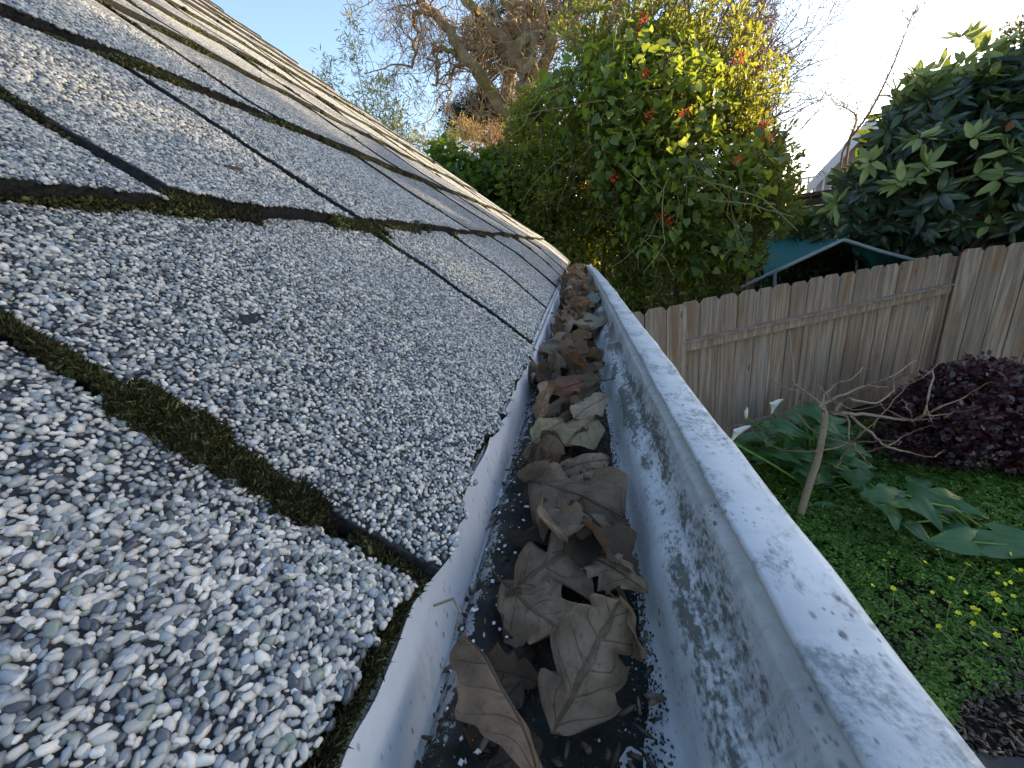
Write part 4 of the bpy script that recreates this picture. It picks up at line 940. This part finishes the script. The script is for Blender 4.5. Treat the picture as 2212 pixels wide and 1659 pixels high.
allp = np.vstack([c for c in LP]); q = allp[rt_.integers(0, len(allp), 110)]+rt_.normal(size=(110, 3))*.3
place(foliage('dead_leaves', q, 12, .3, LEAF_V, LEAF_F, (.02, .05), DRY, rt_, tree), tree)
# conifer behind
CON = m_leaf('conifer_needles', [(0, (.012, .024, .014)), (.7, (.03, .05, .026)), (1, (.06, .08, .04))], .15, (.1, .15, .05), .6, .2)
con = tag(empty('conifer', (at(1040, 300, 12)[0], 12, 0)), 'dark evergreen conifer seen through the bare tree limbs', 'tree')
cc = np.vstack([poly_clumps([(945, 250), (985, 205), (1040, 190), (1110, 200), (1160, 260), (1150, 300), (1080, 290), (1010, 300), (960, 290)], 75, 12, .8, rt_, 4, 60), poly_clumps([(1000, 130), (1020, 20), (1150, -30), (1260, -30), (1250, 60), (1150, 140), (1050, 160)], 80, 12, .9, rt_, 6, 60)])
place(foliage('needles', cc, 130, .26, NARROW_V, LEAF_F, (.08, .2), CON, rt_, con, .1, .9, (1.3, 1, .5)), con)
cb = np.array([con.location[0], 12, 0]); m = MB(); m.tube([cb, cb+[.1, 0, 3], at(1110, 60, 12), at(1120, -120, 12)], [.3, .25, .15, .04], 10)
for q in cc[::3]: m.tube([cb*[1, 1, 0]+[0.1, 0, max(.5, q[2]-.4)], q], [.04, .015], 5)
place(m.build('trunk', BARK, con), con)
# brown dead climber right of the bush
dead = tag(empty('dead_climber', (at(1650, 300, 7)[0], 7, 0)), 'tangle of dead brown vines standing up right of the sunlit bush', 'vine')
DVT = m_bark('dead_vine', (.16, .095, .055), (.30, .19, .12), None, 25); m = MB()
for j in range(120):
    y = rt_.uniform(70, 420); x = 1620+rt_.normal()*26+ (rt_.uniform(-1, 1))*max(6, (y-40)*.16)
    branch_tree(m, at(x, y, 7+rt_.normal()*.3), (rt_.normal()*.5, rt_.normal()*.4, .9), rt_.uniform(.3, .7), .010, 2, rt_, 4, .3, .02, 5, .75, .003, 4)
for j in range(16):
    branch_tree(m, at(1650+rt_.normal()*20, rt_.uniform(120, 330), 7), (1.0, rt_.normal()*.3, .5), rt_.uniform(.5, .9), .010, 2, rt_, 4, .15, .02, 6, .5, .003, 4)
gb = at(1650, 300, 7); m.tube([[gb[0], 7, 0], [gb[0]-.05, 7, 1.4], at(1635, 330, 7), at(1620, 110, 7)], [.07, .06, .05, .02], 7)
place(m.build('stems', DVT, dead), dead)
q = np.array([at(1620+rt_.normal()*25, rt_.uniform(80, 400), 7+rt_.normal()*.3) for _ in range(170)])
place(foliage('dry_leaves', q, 26, .16, LEAF_V, LEAF_F, (.02, .06), m_leaf('dead_vine_leaf', [(0, (.12, .06, .035)), (.6, (.24, .13, .075)), (1, (.36, .22, .13))], .35, (.6, .3, .12), .8, .1), rt_, dead), dead)
# thin bare shoots against the bright sky, and a far tree top at the right edge
for pts, lb, Y in [([(1835, 300), (1880, 240), (1925, 150), (1960, 60), (1972, 30)], 'slender bare shoot leaning right against the white sky', 8.0), ([(1820, 330), (1850, 260), (1830, 235), (1800, 225)], 'short twiggy sapling top above the neighbouring gable', 8.3)]:
    c = pline(pts, Y, rt_, .1); root = tag(empty('bare_shoot', (c[0][0], c[0][1], 0)), lb, 'plant', 'bare shoots beyond the fence'); m = MB()
    m.tube(np.vstack([[c[0][0], c[0][1], 0], c]), np.linspace(.02, .003, len(c)+1), 5)
    for q in c[1:]:
        for _ in range(4): branch_tree(m, q, (rt_.normal()*.6, rt_.normal()*.5, .8), rt_.uniform(.12, .3), .004, 1, rt_, 3, .3, 0, 3, .7, .002, 3)
    place(m.build('stem', DVT, root), root)
    bud_ = place(foliage('buds', c[2:], 22, .16, FOLD_V, FOLD_F, (.02, .045), m_leaf('bud', [(0, (.10, .09, .04)), (1, (.30, .24, .08))], .4, (.5, .4, .1)), rt_, root), root); bud_['kind'] = 'stuff'
ft = tag(empty('distant_tree', (at(2300, 100, 16)[0], 16, 0)), 'grey green tree top at the upper right edge of the photo', 'tree')
fc = poly_clumps([(2170, 130), (2160, 95), (2185, 60), (2230, 20), (2350, 0), (2400, 150), (2300, 180)], 60, 16, 1, rt_, 2, 60)
place(foliage('crown', fc, 60, .35, FOLD_V, FOLD_F, (.08, .18), m_leaf('far_leaf', [(0, (.04, .06, .04)), (1, (.10, .12, .07))], .3, (.3, .3, .1)), rt_, ft), ft)
m = MB(); q = np.array([ft.location[0], 16, 0]); m.tube([q, q+[0, 0, 3], at(2300, 80, 16)], [.3, .22, .1], 8); place(m.build('trunk', BARK, ft), ft)

# ------------------------------------------------------------------ loquat
LOQ = m_leaf('loquat_leaf', [(0, (.014, .030, .022)), (.45, (.028, .055, .035)), (.85, (.045, .085, .045)), (1, (.075, .115, .055))], .22, (.40, .50, .03), .32, .5)
LOQY = m_leaf('young_loquat_leaf', [(0, (.13, .18, .06)), (.6, (.22, .27, .09)), (1, (.33, .35, .11))], .3, (.5, .55, .08), .4, .4)
LV = []; ns_ = 6
for i in range(7):
    t = i/6; wd = .17*sin(pi*min(1, t**.8*1.0))**.7 if 0 < t < 1 else .008
    zc = -.22*t*t+.04*sin(t*9)
    LV += [(t, -wd, zc+.05), (t, -wd*.5, zc+.028*(1+.5*(i % 2))), (t, 0, zc), (t, wd*.5, zc+.028*(1+.5*(i % 2))), (t, wd, zc+.05)]
LV = np.array(LV); LF = np.array([(i*5+j, (i+1)*5+j, (i+1)*5+j+1, i*5+j+1) for i in range(6) for j in range(4)])
rl = np.random.default_rng(77)
loqP = [(1770, 520), (1765, 460), (1808, 390), (1872, 330), (1915, 250), (1955, 190), (2040, 160), (2100, 150), (2150, 120), (2230, 70), (2330, 40), (2480, 10), (2750, 20), (2900, 300), (2800, 700), (2300, 640), (1990, 600), (1860, 560)]
lo_ = at(2080, 540, 6.4)
loq = tag(empty('loquat_tree', (lo_[0]+.3, 6.5, 0)), 'loquat tree with big dark ribbed leaves rising over the fence at the right', 'tree')
lc = poly_clumps(loqP, 1150, 6.9, 1.2, rl, 14, 170)
lin = poly_clumps(loqP, 420, 7.9, .4, rl, 25, 120)
def rosettes(name, C_, n_, size, mt, par, upb=.55, face=True):
    k = len(C_)*n_; P = np.repeat(C_, n_, 0)
    ax_ = rl.normal(size=(len(C_), 3))*.55 + np.array([-.15, -.65, .65]); ax_ /= np.linalg.norm(ax_, axis=1)[:, None]
    A_ = np.repeat(ax_, n_, 0); q = rl.normal(size=(k, 3)); q -= (q*A_).sum(1)[:, None]*A_; q /= np.linalg.norm(q, axis=1)[:, None]
    d = q + A_*rl.uniform(-.25, upb+.25, (k, 1)) + [0, 0, -.18]; P = P + q*.02
    return scatter(name, LV, LF, P, frames(d, A_+q*.15, rl, .12), rl.uniform(size[0], size[1], k), mt, par, True)
place(rosettes('foliage', lc, 11, (.17, .28), LOQ, loq), loq)
place(foliage('inner_foliage', lin, 34, .34, FOLD_V, FOLD_F, (.18, .30), LOQ, rl, loq, .1), loq)
yc = np.array([at(x, y, 5.75) for x, y in [(2110, 380), (2000, 360), (1975, 385), (2160, 390), (1985, 300), (2180, 330), (1945, 395), (1880, 350), (2100, 300), (1810, 440), (2130, 490)]])
place(rosettes('young_shoots', yc, 9, (.16, .25), LOQY, loq, 1.1), loq)
tc = np.array([at(x, y, 6.6) for x, y in [(1985, 165), (2030, 150), (2000, 190), (2080, 140), (2130, 125), (2160, 130), (2200, 110), (1930, 200), (2180, 90), (2210, 130), (2120, 150)]])
place(rosettes('top_shoots', np.vstack([tc, tc+rl.normal(size=tc.shape)*.15]), 9, (.15, .22), LOQY, loq, 1.0), loq)
ol = leaf_obj('old_leaf', *oak(Wd=.42, lobes=1, depth=.02, seed=5, stem=0, bend=.2, roll=.3, ripple=.02), ORNG, at(2172, 285, 5.6), at(2186, 262, 5.6), (0, -1, .2), None, None, None)
mw = ol.matrix_world.copy(); ol.parent = loq; ol.matrix_world = Matrix.Translation(-Vector(loq.location)) @ mw; ol['label'] = 'single orange old leaf high in the crown'
m = MB(); b0 = np.array([loq.location[0], 6.7, 0]); m.tube([b0, b0+[0, 0, .8], b0+[.1, 0, 1.6], b0+[.2, .1, 2.6]], [.11, .09, .07, .04], 9)
m.tube([b0, b0+[-.2, -.1, .8], b0+[-.7, -.2, 1.6], b0+[-1.0, 0, 2.3]], [.08, .07, .05, .03], 8); m.tube([b0, b0+[.3, -.1, .9], b0+[.9, 0, 1.9]], [.08, .06, .03], 8)
for q in lc[::5]: m.tube([b0+[rl.normal()*.2, 0, rl.uniform(.8, 2)], (b0+[0, 0, 2]+q)/2+rl.normal(size=3)*.1, q], [.025, .015, .008], 5)
place(m.build('trunk', m_bark('loquat_bark', (.09, .05, .035), (.18, .11, .08)), loq), loq)
# unseen trees added right of the frame to keep sun off roof and gutter
SHT = m_leaf('shade_tree_leaf', [(0, (.02, .04, .015)), (1, (.06, .10, .03))], .2, (.3, .4, .05))
for i, (x, y, h_, rr) in enumerate([(8.7, 6.1, 5.2, 1.05), (8.3, 4.2, 5.2, 1.2), (9.0, 2.0, 5.2, 1.4)]):
    t_root = tag(empty('garden_tree', (x, y, 0)), ['upright evergreen garden tree next to the loquat', 'upright evergreen garden tree between two others beyond the right edge', 'round evergreen garden tree nearest the house beyond the right edge'][i], 'tree')
    c = rl.normal(size=(240, 3)); c /= np.linalg.norm(c, axis=1)[:, None]; c = c*rl.uniform(.3, 1, (240, 1))*[rr, rr, h_*.40]+[x, y, h_*.58]
    place(foliage('crown', c, 60, .3, FOLD_V, FOLD_F, (.10, .2), SHT, rl, t_root), t_root)
    m = MB(); m.tube([(x, y, 0), (x+.05, y, 1.2), (x, y+.1, h_*.7)], [.14, .11, .06], 9); place(m.build('trunk', BARK, t_root), t_root)

# ------------------------------------------------------------------ neighbouring house and shed
STUC = m_plain('pinkish_siding', (.72, .62, .62), .8, .2, 5, .08); TRIM = m_plain('white_trim', (.82, .81, .80), .6, .3, 5, .06); RF = m_plain('brown_roofing', (.13, .10, .08), .9, .15, 20, .3, .01)
nh = tag(empty('neighbour_house', (at(1900, 350, 11)[0], 11, 0)), 'pale pinkish neighbouring house with a white trimmed gable beyond the fence', 'house')
ap = at(1845, 270, 11); el = at(1728, 400, 11); dx = ap[0]-el[0]; dz = ap[2]-el[2]; er = np.array([ap[0]+dx, 11, el[2]])
m = MB(); ex = .28
V = [(el[0]+ex, 11, 0), (er[0]-ex, 11, 0), (er[0]-ex, 11, er[2]), (ap[0], 11, ap[2]-.16), (el[0]+ex, 11, el[2])]
V2_ = [(x+4.6, y+6.6, z) for x, y, z in V]
m.add(V+V2_, [(0, 1, 2, 3, 4), (9, 8, 7, 6, 5), (0, 4, 9, 5), (1, 6, 7, 2)]); place(m.build('wall', STUC, nh), nh)
for sgn, e_, nm in ((1, el, 'roof'), (-1, er, 'roof')):
    m = MB(); a = np.array(ap); b = np.array(e_); a_ = a+[0, -.5, 0]; b_2 = b+[-sgn*.1, -.5, -.06]; th = np.array([0, 0, -.09])
    V = [a_, b_2, b_2+[4.9, 7.0, 0], a_+[4.9, 7.0, 0]]; m.add(V+[v+th for v in V], [(0, 1, 2, 3), (7, 6, 5, 4), (0, 4, 5, 1), (1, 5, 6, 2), (2, 6, 7, 3), (3, 7, 4, 0)])
    place(m.build('roof', RF, nh), nh)
    m = MB(); V = [a_+[0, -.03, .02], b_2+[0, -.03, .02], b_2+[0, -.03, -.22], a_+[0, -.03, -.24]]; m.add(V+[v+np.array([0, .028, 0]) for v in V], [(0, 1, 2, 3), (7, 6, 5, 4), (0, 4, 5, 1), (1, 5, 6, 2), (2, 6, 7, 3), (3, 7, 4, 0)])
    place(m.build('barge_board', TRIM, nh), nh)
m = MB(); q = at(1760, 425, 10.8); m.box((q[0], 10.75, q[2]), (1.3, .5, .05)); m.box((q[0], 10.55, q[2]-.12), (1.3, .05, .2))
for k in range(9): m.box((q[0]-.6+k*.15, 10.52, q[2]+.2), (.03, .03, .4))
m.box((q[0], 10.52, q[2]+.4), (1.3, .04, .04)); place(m.build('balcony', TRIM, nh), nh)
shed = tag(empty('garden_shed', (at(1765, 480, 9)[0], 9, 0)), 'low shed with brown eaves half hidden left of the loquat', 'shed')
q = at(1770, 418, 8.6); m = MB(); m.box((q[0]+.6, 9.3, q[2]), (2.4, 1.8, .07)); m.box((q[0]+.6, 8.45, q[2]-.13), (2.3, .06, .12)); place(m.build('roof', RF, shed), shed)
m = MB(); m.box((q[0]+.6, 9.3, (q[2]-.2)/2), (2.0, 1.3, q[2]-.2)); place(m.build('wall', m_plain('grey_boards', (.30, .29, .28), .8, .2, 9, .2), shed), shed)
for k in range(5):
    m = MB(); m.box((q[0]-.35+k*.5, 8.63, (q[2]-.25)/2), (.05, .03, q[2]-.3)); place(m.build('batten', TRIM, shed), shed)

# ------------------------------------------------------------------ teal canopy
TEAL = m_leaf('teal_canvas', [(0, (.03, .17, .17)), (1, (.035, .19, .19))], .25, (.03, .20, .20), .8, .1)
GALV = m_plain('grey_tube', (.22, .24, .25), .4, .5, 20, .15)
can = tag(empty('garden_canopy', (at(1800, 600, 6.3)[0], 6.3, 0)), 'teal fabric canopy on grey pipes standing behind the fence', 'canopy')
Yc = 6.3
def panel(name, corners, sagz, n=12):
    c = np.array(corners); V = []; 
    for i in range(n+1):
        for j in range(n+1):
            s, t = i/n, j/n; p = c[0]*(1-s)*(1-t)+c[1]*s*(1-t)+c[2]*s*t+c[3]*(1-s)*t
            p = p + [0, 0, -sagz*16*s*(1-s)*t*(1-t)+.012*sin(s*17+t*5)]; V.append(p)
    V = np.array(V); top_n = len(V)
    F = [(i*(n+1)+j, (i+1)*(n+1)+j, (i+1)*(n+1)+j+1, i*(n+1)+j+1) for i in range(n) for j in range(n)]
    F = F + [tuple(v+top_n for v in f[::-1]) for f in F]; V = np.vstack([V, V-[0, 0, .004]])
    return place(link(name, mesh(name, V, F, True), TEAL, can), can)
pk = at(1815, 520, 6.0)
panel('canvas', [at(1812, 521, 6.0), at(1652, 598, 5.9), at(1640, 515, 7.6), at(1765, 508, 7.8)], .05)
panel('canvas', [at(1822, 524, 6.02), at(1905, 600, 6.3), at(1985, 575, 7.4), at(1800, 512, 7.6)], .10)
panel('canvas', [at(1826, 521, 6.0), at(1972, 562, 5.95), at(1960, 590, 6.5), at(1900, 590, 6.4)], .02)
for pts, r_, Ys in [([(1815, 521), (1700, 575), (1640, 602), (1560, 640)], .022, 5.95), ([(1815, 521), (1830, 520), (1900, 542), (1980, 563)], .022, 5.95), ([(1674, 585), (1673, 640)], .022, 6.1), ([(1850, 540), (1852, 640)], .018, 6.6), ([(1790, 510), (1815, 521)], .018, [7.6, 5.95])]:
    m = MB(); m.tube(pline(pts, Ys), r_, 8); place(m.build('pole', GALV, can), can)
for px_, Yq in ((1674, 6.1), (1852, 6.6)):
    q = at(px_, 620, Yq); m = MB(); m.tube([(q[0], Yq, 0), (q[0], Yq, q[2])], .024, 8); place(m.build('leg', TRIM if px_ < 1700 else GALV, can), can)
# background planting beyond the fence so that no empty ground shows
for poly, n_, Yb, lb in [([(1560, 560), (1640, 520), (1760, 470), (1900, 500), (2000, 540), (2000, 640), (1560, 700)], 200, 7.9, 'low dark shrubbery in shade beneath the teal canopy')]:
    c = poly_clumps(poly, n_, Yb, .5, rl, 4, 60); root = tag(empty('shrubbery', (c[0][0], Yb, 0)), lb, 'shrub')
    place(foliage('foliage', c, 50, .3, FOLD_V, FOLD_F, (.08, .16), SHT, rl, root), root); m = MB()
    for q in c[::8]: m.tube([(q[0], q[1], 0), q], [.02, .01], 4)
    place(m.build('stems', STEM, root), root)
for i, (x, y, w_, h_) in enumerate([(-9, 16, 3.5, 3.2), (-4, 20, 4, 4.6), (3, 19, 4, 4.6), (8, 21, 4, 2.3), (14, 18, 4, 2.6), (20, 14, 4, 2.8)]):
    root = tag(empty('far_tree', (x, y, 0)), ['rounded tree far behind the roof', 'rounded tree far behind the conifer', 'rounded tree far behind the tall bush', 'rounded tree far behind the neighbouring house', 'rounded tree far behind the loquat', 'rounded tree far beyond the right edge'][i], 'tree', 'far trees beyond the gardens')
    c = rl.normal(size=(150, 3)); c /= np.linalg.norm(c, axis=1)[:, None]; c = c*rl.uniform(.5, 1, (150, 1))*[w_, w_*.5, h_*.5]+[x, y, h_*.5]
    place(foliage('crown', c, 50, .5, FOLD_V, FOLD_F, (.2, .4), SHT, rl, root), root); m = MB(); m.tube([(x, y, 0), (x, y, h_*.6)], [.2, .1], 8); place(m.build('trunk', BARK, root), root)

# ------------------------------------------------------------------ sapling
c4 = lambda x, y: (1316+.405*x, 548.5+.405*y)
SAPB = m_bark('sapling_bark', (.20, .155, .10), (.34, .27, .19), None, 60); SAPT = m_bark('sapling_twig', (.17, .10, .07), (.30, .20, .14), None, 60)
sb = at(*c4(1010, 1430), 2.72); sap = tag(empty('bare_sapling', (sb[0], 2.72, 0)), 'bare leafless sapling with thin spreading branches in front of the fence', 'tree')
rs = np.random.default_rng(12); m = MB(); m.tube(np.vstack([[sb[0], 2.72, 0], pline([(1010, 1430), (1060, 1250), (1110, 1100), (1140, 950), (1150, 860), (1130, 800)], 2.72, None, 0, c4)]), np.linspace(.026, .017, 22), 10)
place(m.build('trunk', SAPB, sap), sap)
brs = [([(1130, 800), (1060, 745), (990, 690), (985, 620), (965, 420)], .009), ([(1010, 730), (930, 715), (855, 665)], .005), ([(1145, 850), (1130, 800), (1190, 700), (1290, 670), (1355, 600)], .009),
       ([(1140, 805), (1260, 745), (1380, 700), (1490, 660), (1635, 570)], .009), ([(1380, 700), (1480, 708), (1580, 700), (1690, 645), (1790, 560)], .006), ([(1150, 850), (1250, 850), (1400, 860), (1620, 890), (1690, 820), (1725, 620)], .013),
       ([(1620, 890), (1760, 820), (1900, 760), (2035, 680)], .006), ([(1680, 858), (1800, 855), (1980, 815)], .005), ([(1200, 850), (1270, 870), (1280, 1000)], .012), ([(1290, 870), (1400, 960), (1480, 1030), (1600, 1060), (1750, 1085)], .010),
       ([(1285, 1010), (1150, 1045), (980, 1050), (860, 1020), (755, 940)], .006), ([(1280, 1010), (1100, 950), (1000, 850), (940, 750), (930, 690)], .006), ([(1200, 850), (1250, 790), (1300, 778), (1420, 795), (1500, 740), (1520, 690)], .010),
       ([(1300, 1005), (1340, 1070), (1400, 1130)], .005), ([(1290, 1010), (1250, 1080), (1210, 1140)], .004), ([(1480, 1030), (1560, 980), (1720, 910)], .006), ([(1290, 1010), (1400, 1000), (1565, 1000)], .005),
       ([(1560, 770), (1600, 840), (1620, 890)], .004), ([(1300, 1000), (1450, 860), (1580, 710)], .005), ([(1120, 710), (1180, 770), (1300, 830), (1440, 810)], .005), ([(1620, 890), (1560, 870), (1450, 810), (1420, 730)], .006), ([(1060, 745), (1065, 710)], .003), ([(1490, 1020), (1400, 1050), (1310, 1052)], .004)]
for pts, r0 in brs:
    m = MB(); c = pline(pts, 2.72, rs, .10, c4); c[0] = at(*c4(*pts[0]), 2.72); c += rs.normal(size=c.shape)*.004; m.tube(c, np.linspace(r0, max(.0022, r0*.35), len(c)), 7)
    for _ in range(2): q = c[rs.integers(1, len(c))]; m.tube([q, q+rs.normal(size=3)*.03], [.003, .0015], 4)
    place(m.build('branch', SAPT if r0 < .008 else SAPB, sap), sap)

# ------------------------------------------------------------------ purple bush
PUR = m_leaf('purple_leaf', [(0, (.014, .009, .011)), (.5, (.036, .017, .020)), (.85, (.070, .026, .028)), (1, (.12, .065, .065))], .12, (.35, .05, .08), .38, .45)
pur = tag(empty('purple_shrub', (4.0, 3.9, 0)), 'rounded dark purple leaved shrub in front of the fence at the right', 'shrub')
purP = [(1860, 985), (1905, 925), (1950, 865), (1995, 822), (2045, 795), (2100, 783), (2212, 790), (2330, 830), (2420, 950), (2400, 1190), (2250, 1190), (2170, 1150), (2090, 1120), (1990, 1085), (1900, 1050)]
pc = poly_clumps(purP, 600, 3.95, .85, rs, 8, 110); ov = np.array([(0, 0, 0), (.3, -.3, .04), (.8, -.27, .03), (1, 0, -.03), (.8, .27, .03), (.3, .3, .04)])
place(foliage('foliage', pc, 80, .13, ov, FOLD_F, (.03, .055), PUR, rs, pur, .3), pur)
m = MB()
for q in pc[::8]: m.tube([np.array([3.6+rs.normal()*.2, 3.9+rs.normal()*.15, 0]), (q+[3.6, 3.9, 0])/2, q], [.014, .010, .004], 5)
place(m.build('stems', STEM, pur), pur)
# ------------------------------------------------------------------ calla lilies and arrow-leaved plants
CAL = m_leaf('calla_leaf', [(0, (.030, .085, .030)), (.5, (.05, .125, .040)), (1, (.085, .18, .05))], .22, (.15, .35, .04), .38, .45)
SPA = m_plain('white_spathe', (.78, .77, .66), .5, .3, 20, .04); SPX = m_plain('yellow_spadix', (.7, .5, .05), .7, .2, 60, .2)
def calla_leaf(r, seed):
    n_, k_ = 14, 9; V = []
    for i in range(n_):
        t = i/(n_-1); wd = .33*(1-t)**.75*(1+.25*sin(pi*t))*(1 if t > .08 else .75) + .006
        for j in range(k_):
            s = (j/(k_-1))*2-1; back = -.26*abs(s)**1.3*(1-t)**3
            V.append((t+back, s*wd, -.32*t*t + .22*abs(s)*wd + .035*sin(t*10+seed)*abs(s) + .02*sin(s*9+t*6+seed)))
    F = [(i*k_+j, (i+1)*k_+j, (i+1)*k_+j+1, i*k_+j+1) for i in range(n_-1) for j in range(k_-1)]
    return np.array(V), np.array(F)
def calla(base, leaves, lab, name='calla_lily'):
    """leaves: (px, py, Y, heading deg, size)"""
    root = tag(empty(name, (base[0], base[1], 0)), lab, 'plant')
    for (px, py, Y, hd, sz) in leaves:
        sz *= .9
        p = at(px, py, Y); V, F = calla_leaf(rs, rs.uniform(0, 6)); a = radians(hd)
        d = np.array([cos(a), sin(a), rs.uniform(-.1, .35)]); R = frames(d[None], np.array([[0, -.35, 1.0]]), rs, .2)[0]
        V = (V*sz) @ R.T + p; place(link('leaf', mesh('leaf', V, F, True), CAL, root), root)
        b0 = np.array([base[0]+rs.normal()*.04, base[1]+rs.normal()*.04, 0]); m = MB(); m.tube([b0, b0*.45+p*.55+[0, 0, .08], p], [.009, .008, .005], 6, False); place(m.build('stalk', GST, root), root)
    return root
def spathe(root, px, py, Y, h_, base, bud=False, tilt=.2):
    n_, k_ = 12, 16; V = []
    for i in range(n_):
        t = i/(n_-1); rad = (.07+.22*t**2.0 if not bud else .05+.07*sin(pi*t*.9))
        for j in range(k_+1):
            a = j/k_*2*pi*.97; flare = (1+.75*t*t*max(0, cos(a)))
            V.append((rad*cos(a)*flare, rad*sin(a), t*.75+.30*t*t*max(0, cos(a))))
    V = np.array(V)*h_; F = [(i*(k_+1)+j, i*(k_+1)+j+1, (i+1)*(k_+1)+j+1, (i+1)*(k_+1)+j) for i in range(n_-1) for j in range(k_)]
    p = at(px, py, Y); V[:, 0] += V[:, 2]*tilt;  V += p
    f = place(link('flower', mesh('flower', V, F, True), SPA, root), root)
    m = MB(); m.tube([p+[0, 0, h_*.1], p+[tilt*h_*.4, 0, h_*.55]], [.008, .006], 7); m.build('spadix', SPX, f)
    m = MB(); b0 = np.array([base[0], base[1], 0]); m.tube([b0, b0*.4+p*.6+[0, 0, .02], p+[0, 0, .01]], [.010, .009, .009], 7, False); place(m.build('flower_stalk', GST, root), root)
def rl_leaves(poly, n_, Y0, Y1, sz):
    poly = np.asarray(poly, float); lo, hi = poly.min(0), poly.max(0); out = []
    while len(out) < n_:
        x, y = rs.uniform(lo, hi)
        if in_poly(np.array([x]), np.array([y]), poly)[0]: out.append((x, y, rs.uniform(Y0, Y1), rs.uniform(-150, 30) if rs.uniform() < .8 else rs.uniform(0, 360), rs.uniform(*sz)))
    return out
k1 = calla((1.95, 3.35), rl_leaves([(1600, 960), (1650, 930), (1700, 905), (1730, 880), (1790, 900), (1830, 960), (1830, 1010), (1760, 1060), (1690, 1020), (1640, 1000)], 72, 3.0, 3.65, (.18, .32)) + [(1740, 880, 3.7, -60, .34), (1760, 890, 3.7, -120, .32)], 'lush calla lily clump with white blooms between the gutter and the bare sapling')
spathe(k1, 1667, 893, 3.3, .12, (2.0, 3.3), tilt=.15); spathe(k1, 1578, 955, 2.95, .13, (1.85, 3.0), tilt=.55)
spathe(k1, 1612, 905, 3.3, .11, (1.95, 3.3), True, -.1)
calla((2.15, 3.05), rl_leaves([(1760, 980), (1830, 1010), (1890, 1050), (1870, 1090), (1800, 1100), (1720, 1060)], 18, 2.95, 3.3, (.20, .29)), 'dark calla lily clump behind the sapling trunk')
calla((1.72, 2.85), rl_leaves([(1680, 1060), (1760, 1080), (1800, 1120), (1760, 1170), (1720, 1120)], 6, 2.75, 2.9, (.22, .30)), 'calla lily leaves drooping at the foot of the sapling')
calla((2.55, 2.55), [(1935, 1075, 2.6, -170, .24), (1965, 1080, 2.5, -90, .27), (1990, 1085, 2.65, -25, .34), (2010, 1100, 2.7, -15, .28), (1985, 1045, 2.8, 60, .24), (1900, 1090, 2.5, -100, .28), (1955, 1130, 2.45, -80, .22), (1925, 1060, 2.7, -140, .26), (1960, 1060, 2.75, -60, .28), (2025, 1080, 2.75, 10, .28), (1890, 1060, 2.8, -120, .26)], 'arrow leaved plant in the middle of the bed left of the purple shrub', 'arrow_leaf_plant')
calla((2.95, 2.3), [(2110, 1180, 2.35, 110, .32), (2120, 1175, 2.3, -20, .36), (2100, 1170, 2.3, -170, .28), (2160, 1160, 2.35, -15, .34)], 'rightmost arrow leaved plant standing in the clover', 'arrow_leaf_plant')
